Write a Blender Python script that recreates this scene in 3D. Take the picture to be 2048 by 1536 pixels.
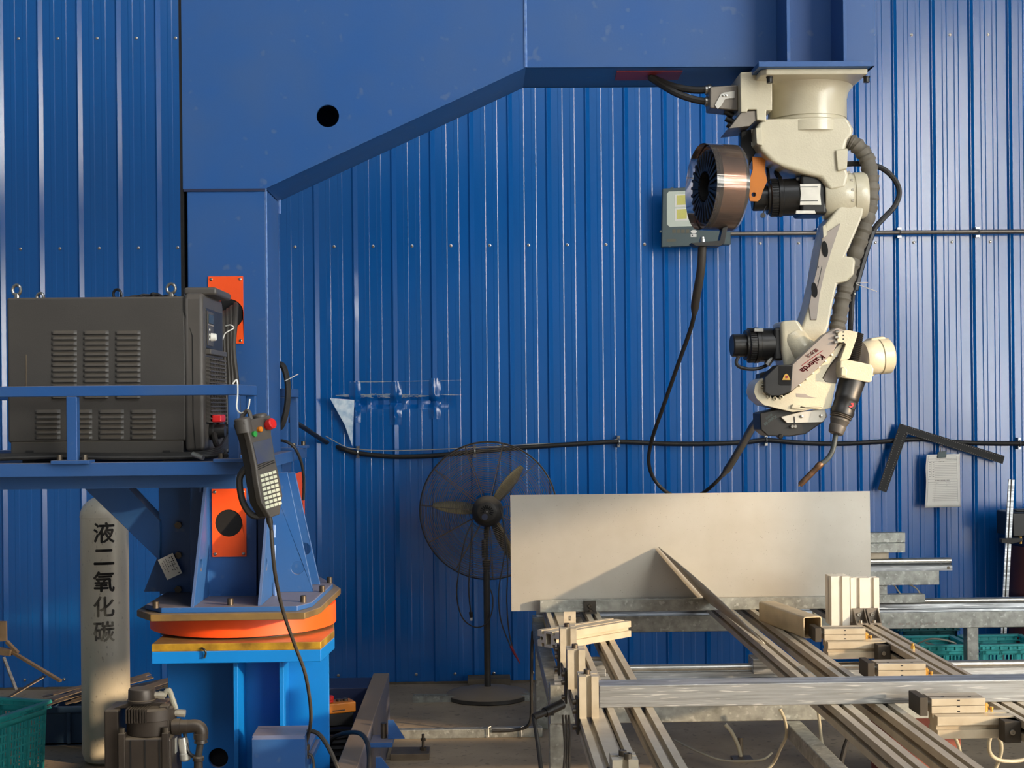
import bpy, bmesh, math, random
from mathutils import Vector, Matrix
from mathutils.geometry import tessellate_polygon
random.seed(7)
for o in list(bpy.data.objects): bpy.data.objects.remove(o)
scene = bpy.context.scene
COL = scene.collection

# ------------------------------------------------------------------ camera
F, HY, VX, ROLL, CZ = 2840.0, 810.0, 960.0, 0.010, 1.64     # photo geometry, 2048 x 1536 frame
PSI = math.atan((1024 - VX) / F)
FW = (math.sin(PSI), math.cos(PSI)); RT = (math.cos(PSI), -math.sin(PSI))
cam_d = bpy.data.cameras.new('camera'); cam = bpy.data.objects.new('camera', cam_d); COL.objects.link(cam)
cam_d.sensor_fit = 'HORIZONTAL'; cam_d.sensor_width = 36.0; cam_d.lens = F / 2048 * 36
cam_d.shift_y = (HY - 768) / 2048; cam_d.clip_start = 0.05; cam_d.clip_end = 100
_f = Vector((FW[0], FW[1], 0)); _r0 = Vector((RT[0], RT[1], 0)); _u0 = Vector((0, 0, 1))
_c, _s = math.cos(ROLL), math.sin(ROLL)
_r = _r0 * _c - _u0 * _s; _u = _u0 * _c + _r0 * _s
cam.matrix_world = Matrix(((_r.x, _u.x, -_f.x, 0), (_r.y, _u.y, -_f.y, 0), (_r.z, _u.z, -_f.z, CZ), (0, 0, 0, 1)))
scene.camera = cam

# ------------------------------------------------------------------ world, sun, exposure
world = bpy.data.worlds.new('World'); scene.world = world; world.use_nodes = True
bg = world.node_tree.nodes['Background']; bg.inputs[0].default_value = (0.80, 0.90, 1.0, 1); bg.inputs[1].default_value = 0.16
sun_d = bpy.data.lights.new('sun', 'SUN'); sun = bpy.data.objects.new('sun', sun_d); COL.objects.link(sun)
sun_d.energy = 5.2; sun_d.color = (1.0, 0.73, 0.45); sun_d.angle = math.radians(1.6)
sun.rotation_euler = Vector((-1.7, 1.0, -0.42)).to_track_quat('-Z', 'Y').to_euler(); sun.location = (8, -3, 5)
def area(name, loc, target, sx, sy, power, col):
    d = bpy.data.lights.new(name, 'AREA'); d.shape = 'RECTANGLE'; d.size = sx; d.size_y = sy; d.energy = power; d.color = col
    o = bpy.data.objects.new(name, d); COL.objects.link(o); o.location = loc
    o.rotation_euler = (Vector(target) - Vector(loc)).to_track_quat('-Z', 'Y').to_euler(); return o
area('front_fill_light', (0.8, 0.0, 7.6), (0.4, 6.4, 1.2), 8.0, 2.4, 170, (0.96, 0.98, 1.0))     # added fill above and behind the camera, no roof light known; brightens front faces
area('daylight_side_gate', (6.18, 1.95, 1.6), (0, 4.6, 1.4), 2.9, 3.0, 110, (0.95, 0.97, 1.0))     # open gate in the right wall
scene.view_settings.view_transform = 'Standard'; scene.view_settings.look = 'None'
scene.view_settings.exposure = 0.3; scene.view_settings.gamma = 1.0; scene.view_settings.use_curve_mapping = False

# ------------------------------------------------------------------ photo measuring helpers
def ray(px, py):
    dx, dy = px - 1024, py - 768
    x, y = dx - ROLL * dy, dy + ROLL * dx - (HY - 768)
    return FW[0] + RT[0] * x / F, FW[1] + RT[1] * x / F, -y / F
def W(px, py, d):
    X, Y, Z = ray(px, py); t = d / Y
    return Vector((X * t, d, CZ + Z * t))
def Wz(px, py, z):
    X, Y, Z = ray(px, py); t = (z - CZ) / Z
    return Vector((X * t, Y * t, z))
def PX(px, d): return W(px, 768, d).x
def PL(pts, d): return [(W(a, b, d).x, W(a, b, d).z) for a, b in pts]

# ------------------------------------------------------------------ materials
def C(r, g, b):
    f = lambda v: (v / 255 / 12.92) if v / 255 <= 0.04045 else ((v / 255 + 0.055) / 1.055) ** 2.4
    return (f(r), f(g), f(b), 1)
def mat(name, col, rough=0.5, metal=0.0, col2=None, scale=8.0, amt=0.5, bump=0.0, bscale=60.0, stretch=None, coat=0.0, rvar=0.0,
        dust=None, dust_amt=0.0, spec=None, alpha=None, trans=0.0, detail=4.0, lo=0.35, hi=0.7, ior=None):
    m = bpy.data.materials.new(name); m.use_nodes = True; nt = m.node_tree; N = nt.nodes; L = nt.links
    b = N['Principled BSDF']
    b.inputs['Base Color'].default_value = col; b.inputs['Roughness'].default_value = rough; b.inputs['Metallic'].default_value = metal
    b.inputs['Coat Weight'].default_value = coat
    if spec is not None: b.inputs['Specular IOR Level'].default_value = spec
    if trans: b.inputs['Transmission Weight'].default_value = trans
    if ior: b.inputs['IOR'].default_value = ior
    if alpha is not None: b.inputs['Alpha'].default_value = alpha
    tc = N.new('ShaderNodeTexCoord'); mp = N.new('ShaderNodeMapping'); L.new(tc.outputs['Object'], mp.inputs['Vector'])
    if stretch: mp.inputs['Scale'].default_value = stretch
    last = None
    if col2 is not None:
        nz = N.new('ShaderNodeTexNoise'); nz.inputs['Scale'].default_value = scale; nz.inputs['Detail'].default_value = detail
        L.new(mp.outputs['Vector'], nz.inputs['Vector'])
        mr = N.new('ShaderNodeMapRange'); mr.inputs['From Min'].default_value = lo; mr.inputs['From Max'].default_value = hi
        mr.inputs['To Max'].default_value = amt; L.new(nz.outputs['Fac'], mr.inputs['Value'])
        mx = N.new('ShaderNodeMixRGB'); mx.inputs[1].default_value = col; mx.inputs[2].default_value = col2
        L.new(mr.outputs['Result'], mx.inputs[0]); last = mx.outputs[0]
        if rvar:
            m2 = N.new('ShaderNodeMapRange'); m2.inputs['To Min'].default_value = rough; m2.inputs['To Max'].default_value = min(1, rough + rvar)
            L.new(mr.outputs['Result'], m2.inputs['Value']); L.new(m2.outputs['Result'], b.inputs['Roughness'])
    if dust is not None:
        ge = N.new('ShaderNodeNewGeometry'); sp = N.new('ShaderNodeSeparateXYZ'); L.new(ge.outputs['Normal'], sp.inputs[0])
        md = N.new('ShaderNodeMapRange'); md.inputs['From Min'].default_value = 0.4; md.inputs['From Max'].default_value = 0.95
        md.inputs['To Max'].default_value = dust_amt; L.new(sp.outputs['Z'], md.inputs['Value'])
        mx2 = N.new('ShaderNodeMixRGB'); mx2.inputs[1].default_value = col; mx2.inputs[2].default_value = dust
        if last is not None: L.new(last, mx2.inputs[1])
        L.new(md.outputs['Result'], mx2.inputs[0]); last = mx2.outputs[0]
    if last is not None: L.new(last, b.inputs['Base Color'])
    if bump:
        nb = N.new('ShaderNodeTexNoise'); nb.inputs['Scale'].default_value = bscale; nb.inputs['Detail'].default_value = 3
        L.new(mp.outputs['Vector'], nb.inputs['Vector'])
        bp = N.new('ShaderNodeBump'); bp.inputs['Strength'].default_value = bump; bp.inputs['Distance'].default_value = 0.004
        L.new(nb.outputs['Fac'], bp.inputs['Height']); L.new(bp.outputs['Normal'], b.inputs['Normal'])
    return m
def emat(name, col, strength):
    m = bpy.data.materials.new(name); m.use_nodes = True; b = m.node_tree.nodes['Principled BSDF']
    b.inputs['Base Color'].default_value = (0, 0, 0, 1); b.inputs['Emission Color'].default_value = col; b.inputs['Emission Strength'].default_value = strength
    return m
DUST = C(150, 132, 108)
M = dict(
    wall=mat('wall_blue', C(0, 98, 180), 0.19, 0, C(0, 88, 160), 1.2, 0.6, rvar=0.08, bump=0.05, bscale=5, spec=0.9, stretch=(1, 1, 0.35)),
    wscr=mat('bare_scratched_sheet', C(176, 190, 200), 0.3, 0.25, C(90, 130, 170), 30, 0.7),
    floor=mat('concrete_floor', C(172, 152, 124), 0.75, 0, C(126, 110, 90), 2.2, 0.9, bump=0.25, bscale=25, detail=8),
    kerb=mat('rough_concrete', C(112, 100, 82), 0.9, 0, C(78, 70, 60), 9, 0.9, bump=0.6, bscale=30),
    gantry=mat('gantry_blue_paint', C(30, 80, 142), 0.40, 0, C(58, 86, 128), 3.0, 0.55, bump=0.05, bscale=120, rvar=0.1, dust=DUST, dust_amt=0.55),
    azure=mat('azure_paint', C(0, 112, 194), 0.42, 0, C(4, 100, 174), 4, 0.6, dust=DUST, dust_amt=0.7),
    weld=mat('blue_weld_bead', C(112, 142, 190), 0.4, 0, C(60, 100, 170), 60, 0.8, bump=0.5, bscale=90),
    orange=mat('orange_paint', C(246, 84, 22), 0.45, 0, C(222, 72, 22), 6, 0.6),
    amber=mat('amber_enamel', C(196, 112, 10), 0.45, 0, C(160, 90, 10), 10, 0.6),
    brass=mat('greasy_brass_tape', C(190, 152, 48), 0.35, 0.35, C(112, 84, 36), 14, 0.9, bump=0.3, bscale=40, dust=DUST, dust_amt=0.6),
    rustplate=mat('oily_steel_plate', C(132, 108, 62), 0.5, 0.35, C(90, 76, 58), 9, 0.9, dust=DUST, dust_amt=0.9),
    robot=mat('robot_cream_paint', C(200, 192, 168), 0.30, 0, C(184, 176, 152), 12, 0.4, bump=0.16, bscale=160, coat=0.25),
    robdark=mat('robot_shade_and_panel_grey', C(150, 140, 132), 0.45, 0, C(136, 126, 118), 12, 0.4),  # grey of panel and decal, also the shade colour of the arm face
    black=mat('black_plastic', C(26, 26, 27), 0.42, 0, C(42, 40, 38), 20, 0.5),
    blackm=mat('black_motor_paint', C(24, 24, 25), 0.32, 0.1, C(40, 39, 37), 20, 0.5),
    rubber=mat('cable_rubber', C(30, 29, 28), 0.55, 0, C(52, 48, 44), 25, 0.5),
    cablebrown=mat('dusty_cable', C(58, 53, 47), 0.6, 0, C(40, 37, 34), 25, 0.5),
    welder=mat('charcoal_powdercoat', C(62, 59, 56), 0.5, 0, C(70, 67, 63), 6, 0.5, bump=0.08, bscale=300, dust=DUST, dust_amt=0.28),
    bezel=mat('charcoal_plastic', C(72, 68, 64), 0.48, 0, C(82, 77, 72), 10, 0.5, dust=DUST, dust_amt=0.2),
    steel=mat('bright_steel', C(190, 188, 182), 0.28, 0.95, C(150, 146, 138), 20, 0.6),
    bolt=mat('bolt_steel', C(96, 88, 78), 0.45, 0.8, C(80, 70, 58), 30, 0.7),
    galv=mat('galvanised_steel', C(168, 170, 164), 0.42, 0.55, C(124, 126, 120), 26, 0.9, bump=0.05, bscale=60, detail=6),
    sheet=mat('zinc_sheet', C(190, 186, 176), 0.40, 0.55, C(172, 166, 154), 3.5, 0.8, bump=0.02, bscale=4, rvar=0.12),
    alu=mat('anodised_aluminium', C(186, 176, 156), 0.40, 0.3, C(160, 146, 124), 14, 0.7),
    aluraw=mat('scuffed_aluminium', C(180, 184, 188), 0.30, 0.75, C(122, 124, 124), 10, 1.0, stretch=(0.5, 6, 16), rvar=0.2),
    aluwhite=mat('clean_aluminium', C(222, 218, 208), 0.36, 0.3, C(208, 202, 190), 10, 0.5),
    aludark=mat('blackened_aluminium_end', C(60, 54, 46), 0.7, 0.2),
    cyl=mat('aluminium_paint', C(232, 226, 208), 0.42, 0.1, C(200, 190, 166), 5, 0.8, stretch=(1, 1, 0.35), detail=8, bump=0.05),
    stencil=mat('stencil_black', C(44, 42, 40), 0.7, 0, C(96, 90, 80), 18, 0.9, lo=0.5, hi=0.75),
    worn=mat('worn_stencil', C(112, 106, 96), 0.7, 0, C(176, 168, 148), 26, 1.0, lo=0.42, hi=0.58),
    worn2=mat('half_worn_stencil', C(78, 74, 68), 0.7, 0, C(150, 142, 124), 22, 1.0, lo=0.45, hi=0.65),
    tube=mat('weathered_steel_tube', C(184, 166, 134), 0.45, 0.3, C(150, 134, 108), 9, 0.7),
    teal=mat('teal_plastic', C(58, 190, 190), 0.45, 0, C(46, 168, 168), 8, 0.5, dust=DUST, dust_amt=0.3),
    tealdk=mat('dark_teal_plastic', C(14, 92, 96), 0.5, 0, C(16, 80, 86), 8, 0.5),
    dkcrate=mat('slate_blue_plastic', C(48, 74, 104), 0.5, 0, C(62, 84, 108), 8, 0.5),
    white=mat('white_plastic', C(232, 230, 222), 0.5), paper=mat('paper', C(250, 247, 238), 0.8, 0, C(242, 236, 226), 6, 0.5),
    ink=mat('faded_ink', C(150, 142, 136), 0.9), inkdk=mat('dark_ink', C(70, 66, 64), 0.9),
    red=mat('red_plastic', C(200, 34, 34), 0.35), redink=mat('maroon_print', C(140, 22, 40), 0.5),
    redpaint=mat('dull_red_paint', C(146, 76, 60), 0.6, 0, C(120, 64, 52), 8, 0.7),
    green=mat('green_lamp', C(40, 140, 60), 0.4), yellow=mat('led_phosphor', C(214, 208, 110), 0.6, 0, C(200, 196, 120), 90, 0.6),
    lampgrey=mat('floodlight_grey_enamel', C(70, 84, 86), 0.45, 0.2), lampface=mat('floodlight_lens', C(206, 214, 200), 0.25, coat=0.3),
    lampprint=mat('floodlight_print', C(96, 92, 76), 0.6), lcd=mat('dark_lcd', C(58, 66, 62), 0.2), lcdblue=mat('scuffed_lcd', C(74, 78, 84), 0.3, 0, C(50, 60, 96), 10, 0.8),
    film=mat('smoky_spool_film', C(196, 182, 172), 0.06, 0, trans=0.9, ior=1.45), copper=mat('copper_wire', C(160, 122, 100), 0.22, 0.85, C(122, 98, 84), 3, 0.7),
    fabric=mat('grey_hose_sleeve', C(112, 106, 96), 0.75, 0, C(92, 88, 80), 14, 0.7, bump=0.8, bscale=22), motor=mat('servo_brown_grey', C(62, 54, 48), 0.42, 0.35, C(76, 66, 56), 12, 0.6, dust=DUST, dust_amt=0.7),
    fanblade=mat('khaki_fan_blade', C(158, 142, 104), 0.5, 0.2, C(124, 112, 84), 12, 0.6), fanwire=mat('dusty_brown_wire', C(104, 92, 78), 0.6, 0.1),
    fanblack=mat('dusty_black_enamel', C(46, 44, 42), 0.5, 0, C(72, 66, 58), 16, 0.6, dust=DUST, dust_amt=0.85),
    hose=mat('clear_hose', C(196, 188, 164), 0.25, 0, trans=0.35), keys=mat('key_film', C(196, 198, 176), 0.5), ruler=mat('black_oxide_ruler', C(30, 30, 30), 0.62, 0.1),
    scrap=mat('dull_scrap_steel', C(128, 114, 96), 0.5, 0.5, C(96, 84, 70), 12, 0.8), nozzle=mat('heat_tinted_nozzle', C(128, 96, 70), 0.4, 0.7, C(74, 58, 48), 40, 0.8),
    neck=mat('torch_neck_grey', C(72, 78, 78), 0.45, 0.2), gold=mat('brass_fitting', C(214, 170, 90), 0.3, 0.8), silver=mat('motor_nameplate', C(206, 202, 192), 0.35, 0.5, C(178, 172, 162), 20, 0.5),
    greybox=mat('grey_metal_connector', C(134, 126, 116), 0.4, 0.6, C(110, 102, 94), 12, 0.6), maroon=mat('maroon_paint', C(118, 32, 40), 0.5), dkred=mat('dark_red_drum', C(84, 38, 36), 0.6, 0, C(62, 36, 34), 8, 0.7),
    navy=mat('dark_navy_paint', C(24, 34, 66), 0.5, 0, C(34, 42, 70), 6, 0.5), dusty=mat('dusty_blue_girder', C(96, 92, 96), 0.7, 0, C(74, 84, 112), 5, 0.7, dust=C(120, 104, 86), dust_amt=0.9),
)

def specks(m, col, scale, lo, hi, amt, stretch=(1, 1, 1)):       # rust spots and scuffs over an existing material
    nt = m.node_tree; b = nt.nodes['Principled BSDF']; old = b.inputs['Base Color'].links[0].from_socket
    tc = nt.nodes.new('ShaderNodeTexCoord'); mp = nt.nodes.new('ShaderNodeMapping'); mp.inputs['Scale'].default_value = stretch
    nz = nt.nodes.new('ShaderNodeTexNoise'); nz.inputs['Scale'].default_value = scale; nz.inputs['Detail'].default_value = 1.5
    mr = nt.nodes.new('ShaderNodeMapRange'); mr.inputs['From Min'].default_value = lo; mr.inputs['From Max'].default_value = hi; mr.inputs['To Max'].default_value = amt
    mx = nt.nodes.new('ShaderNodeMixRGB'); mx.inputs[2].default_value = col
    nt.links.new(tc.outputs['Object'], mp.inputs['Vector']); nt.links.new(mp.outputs['Vector'], nz.inputs['Vector']); nt.links.new(nz.outputs['Fac'], mr.inputs['Value'])
    nt.links.new(mr.outputs['Result'], mx.inputs[0]); nt.links.new(old, mx.inputs[1]); nt.links.new(mx.outputs[0], b.inputs['Base Color'])
specks(M['sheet'], C(112, 104, 92), 170, 0.71, 0.77, 0.6)
specks(M['aluraw'], C(232, 232, 230), 26, 0.62, 0.70, 0.7, (0.5, 4, 9))
specks(M['galv'], C(206, 208, 204), 45, 0.60, 0.68, 0.5)
specks(M['cyl'], C(130, 116, 94), 90, 0.66, 0.76, 0.45, (1, 1, 0.5))
specks(M['floor'], C(84, 74, 62), 34, 0.62, 0.72, 0.5)
specks(M['gantry'], C(96, 112, 140), 22, 0.68, 0.76, 0.35)

# ------------------------------------------------------------------ mesh builder
class MB:
    def __init__(s, X=None): s.v = []; s.f = []; s.X = X
    def add(s, vs, fs):
        o = len(s.v)
        s.v += [(s.X @ Vector(p)) if s.X is not None else Vector(p) for p in vs]
        s.f += [tuple(i + o for i in f) for f in fs]; return s
    def box(s, x0, x1, y0, y1, z0, z1):
        return s.add([(x0, y0, z0), (x1, y0, z0), (x1, y1, z0), (x0, y1, z0), (x0, y0, z1), (x1, y0, z1), (x1, y1, z1), (x0, y1, z1)],
                     [(0, 3, 2, 1), (4, 5, 6, 7), (0, 1, 5, 4), (1, 2, 6, 5), (2, 3, 7, 6), (3, 0, 4, 7)])
    def bar(s, p, q, w, h, up=(0, 0, 1)):
        p, q = Vector(p), Vector(q); t = (q - p).normalized(); u = Vector(up); a = t.cross(u)
        if a.length < 1e-4: a = t.cross(Vector((1, 0, 0)))
        a.normalize(); b = a.cross(t).normalized()
        vs = [e + a * (sx * w / 2) + b * (sz * h / 2) for e in (p, q) for sx, sz in ((-1, -1), (1, -1), (1, 1), (-1, 1))]
        return s.add(vs, [(0, 1, 2, 3), (7, 6, 5, 4), (0, 4, 5, 1), (1, 5, 6, 2), (2, 6, 7, 3), (3, 7, 4, 0)])
    def lathe(s, p, axis, prof, seg=24, cap=True):
        p = Vector(p); n = Vector(axis).normalized(); a = n.orthogonal().normalized(); b = n.cross(a)
        vs = []; fs = []
        for r, h in prof:
            for i in range(seg):
                t = 2 * math.pi * i / seg; vs.append(p + n * h + (a * math.cos(t) + b * math.sin(t)) * max(r, 1e-5))
        for j in range(len(prof) - 1):
            for i in range(seg):
                k = (i + 1) % seg; fs.append((j * seg + i, j * seg + k, (j + 1) * seg + k, (j + 1) * seg + i))
        if cap:
            fs.append(tuple(range(seg - 1, -1, -1))); e = (len(prof) - 1) * seg; fs.append(tuple(range(e, e + seg)))
        return s.add(vs, fs)
    def cyl(s, p, q, r, r2=None, seg=20):
        p, q = Vector(p), Vector(q); return s.lathe(p, q - p, [(r, 0), (r if r2 is None else r2, (q - p).length)], seg)
    def tube(s, pts, r, seg=8, closed=False, cap=True):
        pts = [Vector(p) for p in pts]; n = len(pts); rs = r if isinstance(r, (list, tuple)) else [r] * n
        vs = []; fs = []; a = None
        for i in range(n):
            t = (pts[(i + 1) % n] - pts[i - 1]) if closed else (pts[min(i + 1, n - 1)] - pts[max(i - 1, 0)])
            t.normalize()
            if a is None: a = t.orthogonal().normalized()
            else:
                a = a - t * a.dot(t); a = a.normalized() if a.length > 1e-6 else t.orthogonal().normalized()
            b = t.cross(a)
            for k in range(seg):
                w = 2 * math.pi * k / seg; vs.append(pts[i] + (a * math.cos(w) + b * math.sin(w)) * rs[i])
        m = n if closed else n - 1
        for i in range(m):
            j = (i + 1) % n
            for k in range(seg):
                l = (k + 1) % seg; fs.append((i * seg + k, i * seg + l, j * seg + l, j * seg + k))
        if cap and not closed:
            fs.append(tuple(range(seg - 1, -1, -1))); fs.append(tuple(range((n - 1) * seg, n * seg)))
        return s.add(vs, fs)
    def ring(s, c, axis, R, r, seg=40, rs=6):
        n = Vector(axis).normalized(); a = n.orthogonal().normalized(); b = n.cross(a)
        return s.tube([Vector(c) + (a * math.cos(2 * math.pi * i / seg) + b * math.sin(2 * math.pi * i / seg)) * R for i in range(seg)], r, rs, True)
    def plate(s, outer, holes, o, u, v, t0, t1):
        """2D outline (with holes) in the frame o,u,v extruded along u x v from t0 to t1"""
        o, u, v = Vector(o), Vector(u), Vector(v); n = u.cross(v).normalized()
        ar = lambda P: sum(P[i - 1][0] * P[i][1] - P[i][0] * P[i - 1][1] for i in range(len(P)))
        loops = [list(outer) if ar(outer) > 0 else list(outer)[::-1]] + [list(h) if ar(h) < 0 else list(h)[::-1] for h in holes]
        flat = [p for l in loops for p in l]; k = len(flat)
        tris = tessellate_polygon([[Vector((a, b, 0)) for a, b in l] for l in loops])
        vs = [o + u * a + v * b + n * t0 for a, b in flat] + [o + u * a + v * b + n * t1 for a, b in flat]; fs = []
        for t in tris:
            A, B, D = (flat[i] for i in t)
            if (B[0] - A[0]) * (D[1] - A[1]) - (B[1] - A[1]) * (D[0] - A[0]) < 0: t = (t[0], t[2], t[1])
            fs.append((t[2], t[1], t[0])); fs.append(tuple(i + k for i in t))
        st = 0
        for l in loops:
            m = len(l)
            for i in range(m):
                j = (i + 1) % m; fs.append((st + i, st + j, st + j + k, st + i + k))
            st += m
        return s.add(vs, fs)
    def prismY(s, xz, y0, y1, holes=()):       # outline in world x,z, solid from y0 (near) to y1
        return s.plate(xz, holes, (0, 0, 0), (1, 0, 0), (0, 0, 1), -y0, -y1)
    def prismX(s, yz, x0, x1, holes=()):
        return s.plate(yz, holes, (0, 0, 0), (0, 1, 0), (0, 0, 1), x0, x1)
    def prismZ(s, xy, z0, z1, holes=()):
        return s.plate(xy, holes, (0, 0, 0), (1, 0, 0), (0, 1, 0), z0, z1)
    def build(s, name, material, parent=None, bevel=0.0, seg=2, smooth=35, origin=None, **kw):
        me = bpy.data.meshes.new(name)
        org = Vector(origin) if origin is not None else (parent['_o'] if parent is not None and '_o' in parent else None)
        org = Vector(org) if org is not None else Vector((0, 0, 0))
        par_o = abs_origin(parent) if parent is not None else Vector((0, 0, 0))
        org = Vector(origin) if origin is not None else (par_o if parent is not None else (sum(s.v, Vector()) / len(s.v)))
        me.from_pydata([p - org for p in s.v], [], s.f); me.validate(); 
        bm = bmesh.new(); bm.from_mesh(me); bmesh.ops.recalc_face_normals(bm, faces=bm.faces); bm.to_mesh(me); bm.free()
        if smooth:
            me.polygons.foreach_set('use_smooth', [True] * len(me.polygons)); me.set_sharp_from_angle(angle=math.radians(smooth))
        me.materials.append(M[material] if isinstance(material, str) else material)
        o = bpy.data.objects.new(name, me); COL.objects.link(o); ORG[o.name] = org
        if parent is not None: o.parent = parent; o.location = org - par_o
        else: o.location = org
        if bevel:
            b = o.modifiers.new('bevel', 'BEVEL'); b.width = bevel; b.segments = seg; b.limit_method = 'ANGLE'; b.angle_limit = math.radians(40); b.harden_normals = True
        for k, w in kw.items(): o[k] = w
        return o
ORG = {}
def abs_origin(o): return ORG.get(o.name, Vector((0, 0, 0)))
def thing(name, label, cat, loc=(0, 0, 0), group=None, kind=None):
    o = bpy.data.objects.new(name, None); COL.objects.link(o); o.location = loc; o.empty_display_size = 0.05; ORG[o.name] = Vector(loc)
    o['label'] = label; o['category'] = cat
    if group: o['group'] = group
    if kind: o['kind'] = kind
    return o
def tag(o, label, cat=None, group=None, kind=None):
    o['label'] = label
    if cat: o['category'] = cat
    if group: o['group'] = group
    if kind: o['kind'] = kind
    return o
def inst(src, name, loc, parent=None):          # same mesh, new object; src is a mesh object, loc is world
    o = bpy.data.objects.new(name, src.data); COL.objects.link(o); ORG[o.name] = Vector(loc)
    if parent is not None: o.parent = parent; o.location = Vector(loc) - abs_origin(parent)
    else: o.location = loc
    for m in src.modifiers:
        if m.type == 'BEVEL':
            b = o.modifiers.new('bevel', 'BEVEL'); b.width = m.width; b.segments = m.segments; b.limit_method = 'ANGLE'; b.angle_limit = m.angle_limit; b.harden_normals = True
    return o
def circ(cx, cz, r, n=28): return [(cx + r * math.cos(2 * math.pi * i / n), cz + r * math.sin(2 * math.pi * i / n)) for i in range(n)]
def spline(pts, n=8):
    P = [Vector(p) for p in pts]; out = []
    for i in range(len(P) - 1):
        a, b, c, d = P[max(i - 1, 0)], P[i], P[i + 1], P[min(i + 2, len(P) - 1)]
        for k in range(n):
            t = k / n; out.append(0.5 * ((2 * b) + (c - a) * t + (2 * a - 5 * b + 4 * c - d) * t * t + (3 * b - a - 3 * c + d) * t ** 3))
    out.append(P[-1]); return out
def WS(pts, n=8):                                # pixel + depth triples -> smooth world path
    return spline([W(a, b, d) for a, b, d in pts], n)
def text_mesh(txt, size, spacing=1.0, bold=0.0, thick=0.0):
    cu = bpy.data.curves.new('t', 'FONT'); cu.body = txt; cu.size = size; cu.align_x = 'CENTER'; cu.align_y = 'CENTER'; cu.space_line = spacing
    cu.resolution_u = 4; cu.offset = bold
    ob = bpy.data.objects.new('t', cu); COL.objects.link(ob); dg = bpy.context.evaluated_depsgraph_get()
    me = bpy.data.meshes.new_from_object(ob.evaluated_get(dg)); vs = [v.co.copy() for v in me.vertices]; fs = [tuple(p.vertices) for p in me.polygons]
    bpy.data.objects.remove(ob); bpy.data.curves.remove(cu); bpy.data.meshes.remove(me)
    if thick:                                     # heavier strokes: shifted copies of the glyphs
        n = len(vs); v0, f0 = list(vs), list(fs)
        for k, (dx, dy) in enumerate(((thick, 0), (-thick, 0), (0, thick), (0, -thick))):
            vs += [Vector((v.x + dx, v.y + dy, 0)) for v in v0]; fs += [tuple(i + n * (k + 1) for i in f) for f in f0]
    return vs, fs
def put_text(mb, txt, size, o, u, v, **k):
    vs, fs = text_mesh(txt, size, **k); o, u, v = Vector(o), Vector(u).normalized(), Vector(v).normalized()
    return mb.add([o + u * p.x + v * p.y for p in vs], fs)
def profile(w, h, top=1, side=1, sw=0.015, sd=0.013):
    """outline of an extruded aluminium profile, slots on every side, centred on 0,0"""
    def run(p0, p1, n):
        p0, p1 = Vector(p0), Vector(p1); d = (p1 - p0); L = d.length; d.normalize(); nn = Vector((-d.y, d.x)); out = [p0]
        for i in range(n):
            c = p0 + d * (L * (i + 0.5) / n)
            out += [c - d * sw / 2, c - d * sw / 2 + nn * sd, c + d * sw / 2 + nn * sd, c + d * sw / 2]
        return out
    a, b = w / 2, h / 2
    return [(p.x, p.y) for p in run((-a, -b), (a, -b), top) + run((a, -b), (a, b), side) + run((a, b), (-a, b), top) + run((-a, b), (-a, -b), side)]
def hexbolt(mb, p, n, r, h, head=6): mb.cyl(p, Vector(p) + Vector(n).normalized() * h, r, seg=head)
# ================================================================== SETTING
WY = 8.4; PITCH = 0.2295; RX0 = 0.184
def wall_section(x):
    """height of the sheet in front of its flat at x (metres): one bold rib and two low swages per pitch"""
    t = ((x - RX0) / PITCH) % 1.0
    def trap(a, b, c, d, h):
        if t < a or t > d: return 0
        if t < b: return h * (t - a) / (b - a)
        if t > c: return h * (d - t) / (d - c)
        return h
    u = t
    h = 0
    tt = (t + 0.055) % 1.0                  # bold rib: steep left flank, narrow crown, long gentle right flank
    if tt < 0.04: h = 0.0138 * tt / 0.04
    elif tt < 0.055: h = 0.0138
    elif tt < 0.155: h = 0.0138 * (0.155 - tt) / 0.10
    h += trap(0.27, 0.288, 0.382, 0.40, 0.0014) + trap(0.58, 0.598, 0.692, 0.71, 0.0014)
    return h
knots = sorted(set([0.0, 0.006, 0.05, 0.094, 0.10, 0.108, 0.26, 0.27, 0.279, 0.288, 0.296, 0.374, 0.382, 0.391, 0.40, 0.41, 0.57, 0.58, 0.589, 0.598, 0.606, 0.684, 0.692, 0.701, 0.71, 0.72,
                    0.935, 0.945, 0.95, 0.98, 0.985, 0.99]))
wall = thing('wall_back', 'blue ribbed steel cladding wall behind the whole work cell', 'wall', (0, WY, 0), kind='structure')
def vnoise(a, b):
    return math.sin(a * 5.1 + 1.3 * math.sin(b * 2.3)) * math.sin(b * 3.7 + a * 1.7) + 0.5 * math.sin(a * 11.3 + b * 6.1)
def sm(a, b, x):
    t = min(1, max(0, (x - a) / (b - a))); return t * t * (3 - 2 * t)
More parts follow.
